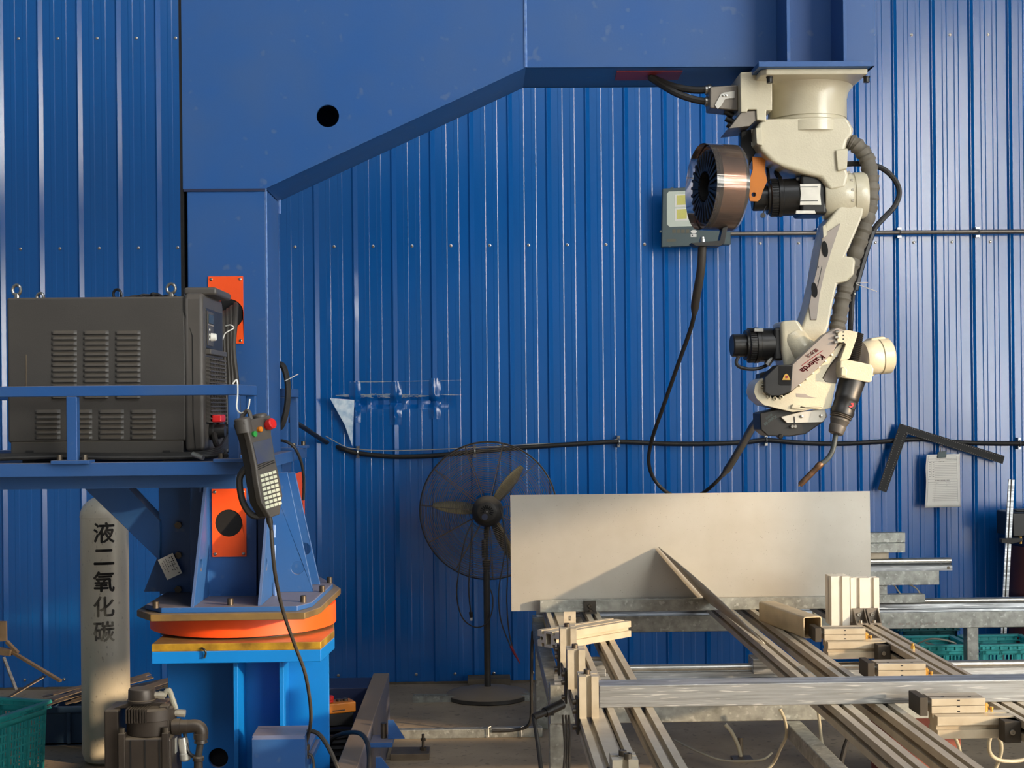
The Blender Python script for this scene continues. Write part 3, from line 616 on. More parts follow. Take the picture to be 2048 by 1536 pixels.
# front bezel (right end), wrapped round the case
bz = [(yw0 - .006, wz0 + .01), (yw0 - .006, wz1 - .01), (yw0 + .01, wz1 + .012), (yw1 - .01, wz1 + .012), (yw1 + .006, wz1 - .01), (yw1 + .006, wz0 + .01)]
op = [(yw0 + .03, wz0 + .03), (yw0 + .03, wz1 - .025), (yw1 - .03, wz1 - .025), (yw1 - .03, wz0 + .03)]
MB().prismX(bz, wx1 - .004, wx2).build('front_bezel', 'bezel', WD, bevel=.014, seg=4)
MB().tube([(wx1 - .003, yw0 - .0015, wz1 + .002), (wx1 - .003, yw0 - .0015, wz1 - .05), (wx1 + .024, yw0 - .0055, wz1 - .13), (wx1 + .024, yw0 - .0055, wz1 - .4), (wx1 + .03, yw0 - .0055, wz0 + .02)], .0022, 5).build('case_seam', 'black', WD)
MB().box(wx1 - .015, wx2 + .035, yw0 + .05, yw1 - .03, wz1 + .008, wz1 + .034).build('top_handle', 'bezel', WD, bevel=.009, seg=3)
# control panel on the right end face
xe = wx2 + .0005
MB().box(wx2 - .01, xe + .002, yw0 + .035, yw1 - .03, wz1 - .17, wz1 - .035).build('panel_recess', 'black', WD, bevel=.002)
cp = MB().box(xe + .002, xe + .005, yw0 + .05, yw0 + .15, wz1 - .16, wz1 - .045).build('control_panel', 'bezel', WD)
MB().box(xe + .005, xe + .007, yw0 + .06, yw0 + .14, wz1 - .085, wz1 - .055).build('display', 'lcd', cp)
MB().box(xe + .005, xe + .0065, yw0 + .055, yw0 + .145, wz1 - .092, wz1 - .089).build('panel_line', 'ink', cp)
MB().lathe((xe + .005, yw0 + .11, wz1 - .13), (1, 0, 0), [(.014, 0), (.012, .015), (.010, .017)], 14).build('knob', 'white', cp)
for k in range(3): MB().box(xe + .005, xe + .0065, yw0 + .07, yw0 + .085, wz1 - .11 - k * .016, wz1 - .104 - k * .016).build('button', 'white', cp)
MB().box(wx2 - .01, xe + .018, yw0 + .035, yw1 - .03, wz1 - .19, wz1 - .172).build('panel_shelf', 'bezel', WD, bevel=.003)
# grille: crossing bars over a dark recess
MB().box(wx2 - .02, xe, yw0 + .035, yw1 - .03, wz0 + .10, wz1 - .195).build('grille_recess', 'black', WD)
nz_ = 17; gz0, gz1_ = wz0 + .11, wz1 - .2
for i in range(nz_):
    z = gz0 + (gz1_ - gz0) * i / (nz_ - 1); MB().prismY([(xe, z - .003), (xe + .016, z - .007), (xe + .016, z - .004), (xe, z + .003)], yw0 + .035, yw1 - .03).build('grille_slat', 'bezel', WD)
for j in range(7):
    y = yw0 + .04 + (yw1 - yw0 - .075) * j / 6; MB().box(xe, xe + .012, y - .002, y + .002, gz0, gz1_).build('grille_bar', 'bezel', WD)
# output sockets, one red
MB().lathe((xe, yw0 + .10, wz0 + .075), (1, 0, 0), [(.030, 0), (.030, .012), (.022, .016), (.022, .05)], 18).build('output_socket', 'black', WD)
MB().lathe((xe, yw0 + .23, wz0 + .075), (1, 0, 0), [(.030, 0), (.030, .012), (.022, .016), (.022, .05)], 18).build('output_socket', 'black', WD)
MB().box(xe + .012, xe + .045, yw0 + .06, yw0 + .14, wz0 + .105, wz0 + .13).build('socket_cap', 'red', WD, bevel=.005)
# louvres: one shared mesh per bank
lw, lh, ld = 51 / F * yw0, 7.2 / F * yw0, .0085
def louvre_mesh(nm):
    mb = MB(); n = 10; rows = []
    for i in range(n + 1):
        t = i / n; x = (t - .5) * lw; e = min(1, min(t, 1 - t) / .10); e = math.sqrt(max(0, 1 - (1 - e) ** 2))
        rows.append([(x, 0, lh * .5), (x, -ld * .35 * e, lh * .25), (x, -ld * e, -lh * .35), (x, -ld * e, -lh * .5), (x, 0, -lh * .5)])
    k = 5; vs = [p for r in rows for p in r]
    mb.add(vs, [(i * k + j, i * k + j + 1, (i + 1) * k + j + 1, (i + 1) * k + j) for i in range(n) for j in range(k - 1)])
    o = mb.build(nm, 'welder', None, origin=(0, 0, 0)); return o
lv = louvre_mesh('louvre'); first = True
def put_louvre(px, py):
    global first
    c = W(px, py, yw0 - .0003)
    if first: lv.parent = WD; lv.location = c - abs_origin(WD); ORG[lv.name] = c; first = False
    else: inst(lv, 'louvre', c, WD)
    MB().box(c.x - lw * .46, c.x + lw * .46, yw0 - .0012, yw0 + .001, c.z - lh * .62, c.z - lh * .46).build('louvre_gap', mat_hole, WD)
for cx_ in (128.5, 192, 256):
    for r in range(13): put_louvre(cx_, 665 + r * 10.65)
for cx_ in (95.5, 159, 222.7, 286.5):
    for r in range(6): put_louvre(cx_, 823 + r * 10.2)
MB().bar(W(53, 709, yw0 - .001), W(53, 774, yw0 - .001), .003, .002).build('case_rod', 'scrap', WD)
# eye bolts
def eyebolt(p, r=.016):
    MB().cyl(p, p + Vector((0, 0, .014)), .009, seg=10).ring(p + Vector((0, 0, .012 + r)), (.35, 1, 0), r, .0052, 20, 8).build('eye_bolt', 'steel', WD)
eyebolt(Vector((W(34, 590, yw0 + .03).x, yw0 + .03, wz1))); eyebolt(Vector((W(343, 590, yw0 + .03).x, yw0 + .03, wz1)))
eyebolt(Vector((W(81, 590, yw1 - .03).x, yw1 - .03, wz1 + .001)), .014); eyebolt(Vector((W(378, 590, yw1 - .02).x, yw1 - .02, wz1 + .012)), .013)
for py in (690, 735): MB().box(wx0 - .018, wx0 + .001, yw0 + .06, yw0 + .12, W(0, py + 10, yw0).z, W(0, py - 10, yw0).z).build('rear_connector', 'black', WD, bevel=.003)
# black cord dumped on top with a dark ring
cd = thing('cord_bundle', 'tangled black cord and dark ring lying on top of the power source', 'cord', (W(285, 585, 4.85).x, 4.85, wz1))
mb = MB(); rg = random.Random(3)
pts = [(W(245 + 105 * t, 585, 4.83).x + .004 * rg.random(), 4.83 + .05 * rg.random(), wz1 + .008 + .016 * rg.random() * (1 - abs(2 * t - 1))) for t in [i / 14 for i in range(15)]]
mb.tube(spline(pts, 4), .0055, 6); pts2 = [(p[0] + .01, p[1] + .03, wz1 + .007 + .01 * rg.random()) for p in pts[::-1]]; mb.tube(spline(pts2, 4), .0055, 6)
mb.build('cord', 'rubber', cd); MB().ring((W(235, 580, 4.85).x, 4.85, wz1 + .020), (.5, 1, .1), .017, .0045, 20, 7).build('shackle_ring', 'black', cd)
# cables coming out of the upper cover hole, down behind the machine
cbn = thing('cable_bundle', 'bundle of grey black cables hanging from the orange cover hole', 'cable bundle', tuple(W(460, 640, 5.25)))
for i, (a, b, c_) in enumerate(((447, 449, 452), (455, 456, 459), (462, 462, 466), (470, 467, 474))):
    MB().tube(WS([(462 + i * 3, 634 - i * 6, 5.33), (a + 2, 626 - i * 5, 5.26), (a, 650, 5.20), (b, 700, 5.17), (c_, 770, 5.15), (c_ + 3, 850, 5.13), (c_ + 2, 905, 5.10)]), .010).build('cable', 'cablebrown', cbn)
MB().tube(WS([(452, 652, 5.18), (462, 650, 5.17), (468, 656, 5.18), (458, 662, 5.17), (450, 668, 5.17), (446, 680, 5.17)], 5), .0022, 5).build('zip_tie', 'white', cbn)
# slack loops lying along the deck
dl = thing('deck_cables', 'loops of black cable lying along the platform deck under the machine', 'cable', (-1.2, 4.64, DZ))
for i in range(4):
    MB().tube(WS([(-20, 918 - i * 2, 4.62 + .012 * i), (120, 914 - i * 1.6, 4.63 + .012 * i), (250, 916 - i * 2, 4.62 + .01 * i), (380, 914 - i * 2, 4.62 + .012 * i), (436, 910 - i * 4, 4.65 + .01 * i), (455, 890 - i * 6, 4.78 + .02 * i)]), .0075).build('cable', 'rubber', dl)
MB().tube(WS([(428, 868, 4.78), (434, 890, 4.74), (446, 902, 4.70), (452, 912, 4.68)]), .010).build('cable', 'rubber', dl)
MB().cyl(W(386, 908, 4.58), W(407, 916, 4.56), .008, seg=12).build('cable_end', 'steel', dl)
rc = MB(); 
for i in range(5): rc.tube(WS([(486, 862, 4.62 + .01 * i), (482 - i * 1.5, 880, 4.6), (480 + i * 3, 905, 4.6), (492 + i * 2, 895, 4.62), (497, 870, 4.63)]), .005, 6)
o = rc.build('pendant_slack', 'cablebrown'); tag(o, 'gathered slack of thin grey cable behind the hanging pendant', 'cable')
# big loop hanging behind the column on its far rail, with white tie
bl = thing('cable_loop', 'thick black cable loop hung on the far rail behind the column', 'cable loop', tuple(W(570, 790, 5.69)))
MB().tube(WS([(556, 728, 5.68), (568, 735, 5.67), (576, 770, 5.66), (574, 815, 5.66), (564, 850, 5.67), (552, 858, 5.69)]), .013).build('cable', 'rubber', bl)
MB().tube(WS([(570, 762, 5.65), (580, 757, 5.64), (597, 748, 5.63)], 3), .002, 5).build('zip_tie', 'white', bl)
sc = MB().tube(WS([(552, 880, 5.66), (572, 883, 5.64), (590, 896, 5.64), (603, 925, 5.68), (608, 960, 5.72), (607, 1000, 5.74)]), .006).build('signal_cable', 'rubber'); tag(sc, 'thin black cable curving over the far edge of the platform', 'cable')

# ================================================================== TEACH PENDANT
TP = thing('teach_pendant', 'grey teach pendant with red stop button hanging from the rail corner', 'teach pendant', tuple(W(515, 930, 4.46)))
top, bot = W(505, 838, 4.45), W(540, 1030, 4.47); ax = (top - bot).normalized()
nf = Vector((.85, -.53, .06)); nf = (nf - ax * nf.dot(ax)).normalized(); wd = ax.cross(nf).normalized()     # nf: key face normal, wd: across the face
Lp = (top - bot).length
X = Matrix(((wd.x, nf.x, ax.x, bot.x), (wd.y, nf.y, ax.y, bot.y), (wd.z, nf.z, ax.z, bot.z), (0, 0, 0, 1)))   # local: x across, y out of key face, z up
def sec(pts, y0, y1): 
    return MB(X).plate(pts, [], (0, 0, 0), (1, 0, 0), (0, 0, 1), -y0, -y1)
hw = .052
out = [(-hw * .45, -.005), (hw * .45, -.005), (hw * 1.02, .05), (hw * 1.02, .12), (hw * .95, .16), (hw, Lp - .06), (hw * 1.25, Lp), (-hw * 1.25, Lp), (-hw, Lp - .06), (-hw * .95, .16), (-hw * 1.02, .12), (-hw * 1.02, .05)]
sec(out, 0.0, .022).build('face_shell', 'bezel', TP, bevel=.005, seg=3)
sec([(a * .92, min(b, Lp - .004)) for a, b in out], -.032, .001).build('back_shell', 'black', TP, bevel=.007, seg=3)
sec([(-.040, .168), (.040, .168), (.044, Lp - .07), (-.044, Lp - .07)], .0215, .0235).build('screen', 'lcdblue', TP)
for k in range(3): sec([(-.04, .150 + k * .006), (.04, .158 + k * .006), (.04, .161 + k * .006), (-.04, .153 + k * .006)], .0215, .023).build('trim_stripe', 'black', TP)
for r in range(8):
    for c in range(4):
        z = .030 + r * .0142; x = -.030 + c * .020
        sec([(x - .008, z - .0045), (x + .008, z - .0045), (x + .008, z + .0045), (x - .008, z + .0045)], .0215, .0245).build('key', 'keys', TP)
MB(X).lathe((.036, .022, Lp - .03), (0, 1, .25), [(.013, 0), (.013, .006), (.017, .010), (.017, .026), (.013, .03)], 18).build('stop_button', 'red', TP)
MB(X).lathe((-.005, .022, Lp - .035), (0, 1, 0), [(.009, 0), (.009, .010), (.007, .012)], 12).build('key_switch', 'amber', TP)
MB(X).lathe((-.032, .022, Lp - .045), (0, 1, 0), [(.009, 0), (.009, .008)], 12).build('mode_lamp', 'green', TP)
MB(X).lathe((-.045, .0, Lp - .005), (0, 0, 1), [(.026, -.03), (.026, .012), (.02, .016)], 18).build('corner_horn', 'bezel', TP)
MB(X).lathe((.040, -.004, Lp - .005), (0, 0, 1), [(.024, -.03), (.024, .012), (.018, .016)], 18).build('corner_horn', 'bezel', TP)
MB(X).tube(spline([(-.035, -.03, .16), (-.045, -.055, .13), (-.045, -.06, .06), (-.03, -.045, .01), (0, -.02, .0)], 5), .011, 8).build('hand_strap', 'black', TP)
MB(X).lathe((0, -.005, -.004), (0, 0, -1), [(.010, 0), (.010, .02), (.006, .035), (.005, .05)], 12).build('strain_relief', 'rubber', TP)
MB().tube(WS([(487, 872, 4.47), (482, 845, 4.46), (488, 828, 4.46), (497, 822, 4.45), (502, 835, 4.45), (505, 850, 4.45)], 5), .007, 6).build('hanging_hook', 'bezel', TP)
MB().tube(WS([(466, 768, 4.53), (474, 760, 4.53), (476, 785, 4.52), (474, 815, 4.48), (482, 826, 4.46), (496, 818, 4.45), (500, 798, 4.45)], 5), .0025, 6).build('hanging_wire', 'white', TP)
cbl = X @ Vector((0, -.005, -.05))
MB().tube(spline([cbl] + [W(a, b, d) for a, b, d in ((545, 1090, 4.47), (551, 1150, 4.50), (566, 1220, 4.58), (590, 1290, 4.68), (610, 1345, 4.76), (620, 1400, 4.84), (622, 1440, 4.90), (617, 1470, 4.95), (612, 1486, 4.96))], 8), .0062).build('pendant_cable', 'cablebrown', TP)
# ================================================================== WELDING ROBOT (hangs from the flange)
RB = thing('welding_robot', 'cream six axis welding robot hanging upside down from the blue beam', 'robot arm', (1.25, 5.38, 2.85))
RY = 5.38                                              # depth of the robot's axis
zb0 = fz0                                              # underside of the blue flange
rx0, rx1 = PX(1529, 5.14), PX(1742, 5.14)
MB().prismZ([(rx0 + .02, 5.14), (rx1, 5.14), (rx1, 5.50), (rx1 - .03, 5.60), (rx0 + .02, 5.60), (rx0, 5.58), (rx0, 5.16)], zb0 - .022, zb0).build('base_plate', 'robot', RB, bevel=.004)
rcx = PX(1620, RY); R1 = 78 / F * RY
zs1 = W(1620, 226, RY - R1).z
MB().lathe((rcx, RY, zb0 - .02), (0, 0, -1), [(R1 * 1.16, 0), (R1 * 1.05, .02), (R1, .05), (R1, zb0 - .02 - zs1)], 48).build('base_drum', 'robot', RB)
MB().prismY([(rcx + R1 * .6, zb0 - .022), (rx1 - .004, zb0 - .022), (rx1 - .05, zb0 - .06), (rcx + R1 * .9, zb0 - .11)], RY - .06, RY + .16).build('base_web', 'robot', RB, bevel=.004)
MB().lathe((rcx, RY, zs1), (0, 0, -1), [(R1 * .97, -.003), (R1 * .97, .004), (R1 * 1.0, .005), (R1 * 1.0, .014), (R1 * .985, .016), (R1 * .985, .020), (R1 * 1.02, .022), (R1 * 1.02, .06)], 48).build('swivel_ring', 'robot', RB)
for px in (1540, 1734):
    p = W(px, 148, 5.17); MB().lathe((p.x, 5.175, zb0 - .022), (0, 0, -1), [(.013, 0), (.013, .004), (.011, .005), (.011, .022)], 14).build('mounting_bolt', 'black', RB)
for x in (rx0 + .05, rx1 - .04): MB().lathe((x, 5.56, zb0 - .022), (0, 0, -1), [(.013, 0), (.013, .004), (.011, .005), (.011, .022)], 14).build('mounting_bolt', 'black', RB)
# junction box on the left of the base
yj = 5.24
jb = MB().prismY(PL([(1481, 145), (1527, 142), (1545, 150), (1545, 221), (1533, 221), (1533, 243), (1514, 239), (1513, 219), (1496, 219), (1495, 224), (1482, 224)], yj), yj, yj + .22).build('junction_box', 'robot', RB, bevel=.005, seg=3)
MB().prismY(PL([(1484, 223), (1513, 221), (1513, 240), (1500, 252), (1458, 257)], yj + .01), yj + .01, yj + .2).build('service_panel', 'greybox', RB, bevel=.003)
for i, (px, py) in enumerate(((1452, 226), (1454, 240), (1457, 252))):
    p = W(px + 4, py, yj + .08); MB().cyl(p + Vector((.02, 0, -.01)), p + Vector((-.012, 0, .006)), .011, seg=12).build('service_port', 'black', RB)
# heavy duty connector with lever and two glands
ych = 5.29
MB().prismY(PL([(1420, 173), (1476, 169), (1478, 222), (1440, 218), (1420, 216)], ych), ych, ych + .10).build('connector_hood', 'greybox', RB, bevel=.006, seg=3)
lev = MB().prismY(PL([(1432, 214), (1430, 210), (1442, 188), (1448, 185), (1470, 182), (1470, 196), (1456, 197), (1450, 199), (1443, 211), (1436, 218)], ych - .006), ych - .006, ych).build('connector_lever', 'silver', RB, bevel=.001)
for px in (1447, 1453): MB().lathe(W(px, 191, ych - .006), (0, -1, 0), [(.005, 0), (.005, .003), (.003, .004)], 10).build('lever_rivet', 'steel', lev)
for py in (180, 204):
    p = W(1420, py, ych + .05); MB().lathe(p + Vector((.004, 0, 0)), (-1, 0, 0), [(.021, 0), (.021, .012), (.018, .014), (.018, .022), (.014, .024)], 14).build('cable_gland', 'steel', RB)
cb2 = MB().tube(WS([(1300, 152, 5.43), (1310, 158, 5.42), (1345, 172, 5.38), (1385, 180, 5.35), (1416, 180, ych + .05)]), .0135).build('supply_cable', 'rubber', RB)
MB().tube(WS([(1300, 154, 5.42), (1315, 164, 5.41), (1350, 185, 5.37), (1385, 198, 5.35), (1416, 204, ych + .05)]), .0135).build('supply_cable', 'rubber', RB)
# turret casting: sweeps from the swivel down to the shoulder at lower right
yt0, yt1 = 5.245, 5.56
tout = [(1512, 256), (1520, 244), (1530, 238), (1697, 236), (1708, 256), (1708, 268), (1697, 278), (1692, 300), (1692, 330), (1700, 352), (1694, 374), (1660, 380), (1642, 355), (1608, 347), (1572, 336), (1543, 321), (1524, 304), (1514, 288)]
MB().prismY(PL(tout, yt0), yt0, yt1).build('turret_casting', 'robot', RB, bevel=.014, seg=3)
MB().prismY(PL([(1512, 256), (1524, 253), (1526, 292), (1514, 288)], yt0 - .012), yt0 - .012, yt0 + .2).build('turret_boss', 'robot', RB, bevel=.004)
MB().prismY(PL([(1672, 300), (1697, 296), (1695, 338), (1676, 342)], yt0 - .012), yt0 - .012, yt0 + .1).build('turret_boss', 'robot', RB, bevel=.005)
# shoulder joint (axis left-right) and hub of the lower arm
sc_ = W(1688, 396, RY - .03); ys_ = RY - .04
axs = Vector((1, -.10, .02)).normalized()
def along(px, py=394): return W(px, py, ys_)
rS = 47 / F * ys_
MB().lathe(along(1646), axs, [(rS * .95, 0), (rS, .01), (rS, .096), (rS * .97, .100), (rS * .97, .106)], 44).build('shoulder_housing', 'robot', RB)
pS = along(1650) + axs * .098
MB().lathe(pS, axs, [(rS * .94, 0), (rS * .94, .006), (rS * .98, .008), (rS * .98, .045), (rS * .90, .056), (rS * .6, .06)], 44).build('arm_hub', 'robot', RB)
mk = MB()
for i in range(14):
    a = 2 * math.pi * i / 14; e1 = axs.orthogonal().normalized(); e2 = axs.cross(e1)
    c = pS + (e1 * math.cos(a) + e2 * math.sin(a)) * (rS * 1.0); mk.cyl(c - axs * .012, c - axs * .004, .005, seg=6)
mk.build('hub_bolt_ring', 'silver', RB)
# shoulder servo motor
def servo(p, ax, s, name_parent, plate=True):
    """servo motor growing from p along ax; s = radius of the body"""
    ax = Vector(ax).normalized()
    MB().lathe(p, ax, [(s * 1.0, 0), (s * 1.0, s * .8), (s * 1.06, s * .84), (s * 1.06, s * 1.05), (s * .98, s * 1.08), (s * .98, s * 1.45), (s * .9, s * 1.5), (s * .9, s * 1.62), (s * .68, s * 1.64), (s * .68, s * 2.35), (s * .62, s * 2.42)], 36).build('servo_motor', 'blackm', name_parent)
    e1 = ax.orthogonal().normalized(); e2 = ax.cross(e1); rb = MB()
    for i in range(40):
        a = 2 * math.pi * i / 40; d = e1 * math.cos(a) + e2 * math.sin(a)
        rb.bar(p + ax * (s * 1.1) + d * s * .99, p + ax * (s * 1.42) + d * s * .99, .0035, .006, d)
    rb.build('cooling_ribs', 'black', name_parent)
    return e1, e2
mp = along(1594); sM = 37 / F * ys_
MB().prismX([(ys_ - sM * 1.0, mp.z - sM * 1.08), (ys_ + sM, mp.z - sM * 1.08), (ys_ + sM, mp.z + sM * 1.08), (ys_ - sM, mp.z + sM * 1.08)], mp.x - .002, along(1646).x).build('motor_body', 'blackm', RB, bevel=.012, seg=3)
servo(Vector((mp.x, ys_, mp.z)), (-1, .06, -.02), sM, RB)
np = MB().prismY(PL([(1600, 368), (1642, 367), (1641, 388), (1643, 410), (1600, 410), (1602, 388)], ys_ - sM - .004), ys_ - sM - .004, ys_ - sM + .004).build('motor_nameplate', 'silver', RB, bevel=.001)
for py in (374, 402): MB().box(PX(1603, ys_ - sM - .005), PX(1640, ys_ - sM - .005), ys_ - sM - .0052, ys_ - sM - .004, W(1620, py, ys_ - sM).z - .0012, W(1620, py, ys_ - sM).z + .0012).build('nameplate_groove', 'black', np)
MB().prismY(PL([(1593, 421), (1630, 421), (1632, 427), (1592, 427)], ys_ - sM - .001), ys_ - sM - .001, ys_ - sM + .01).build('motor_label', 'silver', RB)
MB().prismY(PL([(1594, 355), (1622, 356), (1620, 361), (1594, 361)], ys_ - sM * .6), ys_ - sM * .6, ys_ - sM * .4).build('motor_label', 'silver', RB)
MB().tube(WS([(1533, 412, ys_ - .03), (1529, 420, ys_ - .04), (1527, 428, ys_ - .04)], 4), .002, 5).lathe(W(1526, 431, ys_ - .04), (0, -1, 0), [(.0095, 0), (.0095, .006)], 12).build('dust_cap', 'black', RB)
MB().tube(WS([(1560, 357, ys_), (1553, 345, ys_ + .02), (1562, 340, ys_ + .04), (1590, 344, ys_ + .05), (1640, 356, ys_ + .05)], 5), .010).build('motor_lead', 'black', RB)
MB().tube(WS([(1538, 372, ys_), (1537, 350, ys_ + .01), (1534, 330, ys_ + .05), (1532, 316, ys_ + .08)], 5), .006).build('motor_lead', 'rubber', RB)
# lower arm: broad tapered beam leaning left towards the elbow
ya0, ya1 = 5.262, 5.40
arm = [(1652, 446), (1690, 400), (1724, 385), (1732, 394), (1731, 405), (1727, 430), (1714, 462), (1701, 492), (1692, 512), (1706, 514), (1713, 520), (1709, 548), (1697, 562), (1676, 566), (1666, 610), (1658, 655), (1640, 690), (1612, 690), (1601, 665), (1606, 648), (1618, 612), (1630, 560), (1640, 500)]
MB().prismY(PL(arm, ya0), ya0, ya1).build('lower_arm', 'robot', RB, bevel=.010, seg=3)
MB().prismY(PL([(1646, 470), (1682, 446), (1664, 500), (1650, 545), (1640, 590), (1634, 640), (1622, 640), (1618, 612), (1632, 550)], ya0 - .006), ya0 - .006, ya0 + .004).build('arm_shaded_face', 'robdark', RB, bevel=.002)  # left face of the arm, its shade put into the grey colour
for (px, py, rx_, rz_) in ((1650, 498, .011, .030), (1629, 580, .011, .028)):
    c = W(px, py, ya0 - .0075); MB().plate([(rx_ * math.cos(t * math.pi / 12), rz_ * math.sin(t * math.pi / 12)) for t in range(24)], [], c, (1, 0, .12), (-.12, 0, 1), 0, .003).build('arm_hole', mat_hole, RB)
# warning decal on the arm
dq = PL([(1638, 524), (1645, 532), (1636, 575), (1628, 565)], ya0 - .0085)
dc = MB().prismY(dq, ya0 - .0085, ya0 - .0065).build('warning_decal', 'robdark', RB, label='small grey warning decal')
dm = MB(); pa, pb, pc, pd = (Vector((a, ya0 - .009, b)) for a, b in dq)
for (s0_, s1_, t0_, t1_) in ((0.02, .98, .82, .99), (.3, .8, .12, .3), (.35, .75, .42, .5), (.35, .7, .56, .62), (.35, .75, .7, .76)):
    f_ = lambda s_, t_: pa.lerp(pd, s_).lerp(pb.lerp(pc, s_), t_)
    dm.add([f_(s0_ if t1_ > .9 else .05 + t0_ , t0_), f_(s0_ if t1_ > .9 else .05 + t0_, t1_), f_(s1_ if t1_ > .9 else .12 + t0_, t1_), f_(s1_ if t1_ > .9 else .12 + t0_, t0_)], [(0, 1, 2, 3)])
dm.build('decal_print', 'black', dc)
MB().prismY(PL([(1646, 452), (1652, 448), (1655, 470), (1647, 476)], ya0 - .03), ya0 - .03, ya0 + .02).build('stop_block', 'robot', RB, bevel=.003)
# grey hose sleeve and black cables behind the arm
hp = WS([(1695, 282, 5.45), (1712, 290, 5.44), (1733, 315, 5.43), (1741, 350, 5.42), (1742, 390, 5.42), (1736, 430, 5.42), (1722, 475, 5.42), (1706, 520, 5.43), (1692, 570, 5.44), (1683, 610, 5.44), (1676, 650, 5.43), (1672, 672, 5.42)], 10)
MB().tube(hp, [.030 + .0028 * math.sin(i * 1.25) + .0016 * math.sin(i * 2.9) for i in range(len(hp))], 18).build('hose_sleeve', 'fabric', RB)
MB().tube(WS([(1688, 328, 5.47), (1730, 328, 5.46), (1765, 337, 5.45), (1790, 360, 5.45), (1799, 385, 5.45), (1790, 412, 5.45), (1766, 438, 5.45), (1748, 460, 5.45), (1733, 500, 5.45), (1718, 545, 5.46), (1706, 590, 5.46), (1702, 640, 5.45), (1701, 662, 5.42)], 8), .0105).build('hanging_cable', 'rubber', RB)
MB().tube(WS([(1744, 463, 5.45), (1733, 495, 5.45), (1718, 545, 5.46), (1709, 580, 5.46)], 8), .016).build('cable_wrap', 'black', RB)
MB().tube([W(1712, 566, 5.44), W(1736, 565, 5.42)], .0015, 5).tube([W(1713, 568, 5.44), W(1754, 583, 5.40)], .0015, 5).build('zip_tie', 'white', RB)
for px, py in ((1716, 524), (1712, 538), (1710, 588)): MB().lathe(W(px, py, 5.43), (0, -1, 0), [(.004, 0), (.003, .003)], 8).build('wrap_stud', 'steel', RB)
# elbow: rounded housing with black servo to its left
ye0 = 5.24
MB().prismY(PL([(1562, 642), (1598, 640), (1604, 650), (1613, 668), (1640, 690), (1636, 712), (1600, 748), (1572, 748), (1564, 700)], ye0 + .01), ye0 + .01, ye0 + .17).build('elbow_housing', 'robot', RB, bevel=.018, seg=4)
ep = W(1590, 690, ye0 + .03); ed = (W(1625, 735, ye0 + .0) - W(1580, 662, ye0 + .02)).normalized()
MB().lathe(W(1582, 668, ye0 + .05), ed, [(.045, 0), (.052, .02), (.052, .13), (.046, .14)], 32).build('elbow_sleeve', 'robot', RB)
MB().lathe(W(1604, 662, ye0 + .11), (W(1640, 735, 5.3) - W(1604, 662, 5.3)), [(.058, 0), (.060, .005), (.060, .11)], 36).build('elbow_ring', 'robot', RB)
sE = 34 / F * 5.3; pe = W(1555, 690, 5.33)
MB().prismX([(5.27, pe.z - sE * .95), (5.39, pe.z - sE * .95), (5.39, pe.z + sE * 1.0), (5.27, pe.z + sE * 1.0)], W(1545, 690, 5.3).x, W(1572, 690, 5.3).x).build('motor_body', 'blackm', RB, bevel=.010, seg=3)
servo(Vector((W(1547, 690, 5.3).x, 5.33, pe.z)), (-1, -.06, -.01), sE, RB)
MB().tube(WS([(1478, 712, 5.30), (1473, 724, 5.30), (1478, 733, 5.30), (1496, 738, 5.31), (1518, 737, 5.32), (1535, 730, 5.32)], 6), .0065).build('motor_lead', 'rubber', RB)
MB().cyl(W(1534, 730, 5.30), W(1546, 712, 5.30), .012, seg=14).build('lead_gland', 'steel', RB)
MB().box(W(1506, 655, 5.3).x, W(1524, 655, 5.3).x, 5.27, 5.29, W(1506, 664, 5.3).z, W(1506, 658, 5.3).z).build('motor_clip', 'steel', RB)
# forearm casting with branded side panel
yf0 = 5.14
fa = [(1690, 684), (1676, 708), (1655, 738), (1645, 756), (1651, 764), (1672, 767), (1662, 816), (1648, 819), (1621, 819), (1606, 822), (1586, 824), (1560, 818), (1528, 810), (1514, 798), (1508, 784), (1511, 769), (1519, 760), (1531, 754),
      (1526, 765), (1526, 777), (1532, 789), (1548, 797), (1563, 794), (1581, 785), (1610, 760), (1642, 731), (1669, 700), (1680, 688)]
MB().prismY(PL(fa, yf0), yf0, yf0 + .15).build('forearm_casting', 'robot', RB, bevel=.006, seg=3)
MB().prismY(PL([(1646, 757), (1652, 765), (1673, 768), (1684, 722), (1678, 712), (1656, 738)], yf0 + .02), yf0 + .02, yf0 + .12).build('forearm_inner', 'robdark', RB, bevel=.004)
# tapped bosses round the cup rim
for px, py in ((1527, 762), (1525, 772), (1529, 784), (1538, 793), (1550, 797), (1563, 794)):
    MB().lathe(W(px, py, yf0 - .001), (0, -1, 0), [(.0075, 0), (.0075, .004), (.0045, .005), (.004, .001)], 12, cap=False).build('rim_boss', 'robot', RB)
MB().prismY(PL([(1520, 748), (1560, 735), (1590, 745), (1586, 790), (1560, 802), (1530, 796), (1518, 780)], yf0 + .06), yf0 + .06, yf0 + .14).build('cup_floor', 'black', RB)
# black joint cover sitting in the cup
yk = 5.105
MB().prismY(PL([(1530, 755), (1556, 730), (1587, 729), (1583, 783), (1562, 791), (1541, 791), (1530, 784)], yk), yk, yk + .09).build('joint_cover', 'black', RB, bevel=.003)
MB().prismY(PL([(1558, 732), (1585, 732), (1582, 771), (1561, 771), (1557, 768)], yk - .001), yk - .001, yk + .004).build('cover_window', mat_hole, RB)
tri = MB().prismY(PL([(1565, 760), (1569, 750), (1573, 747), (1577, 750), (1581, 760)], yk - .004), yk - .004, yk - .002).build('warning_label', 'gold', RB, label='small yellow triangular warning label')
MB().prismY(circ(W(1573, 754, yk).x, W(1573, 754, yk).z, .005, 10), yk - .0055, yk - .004).build('warning_mark', 'redink', tri)
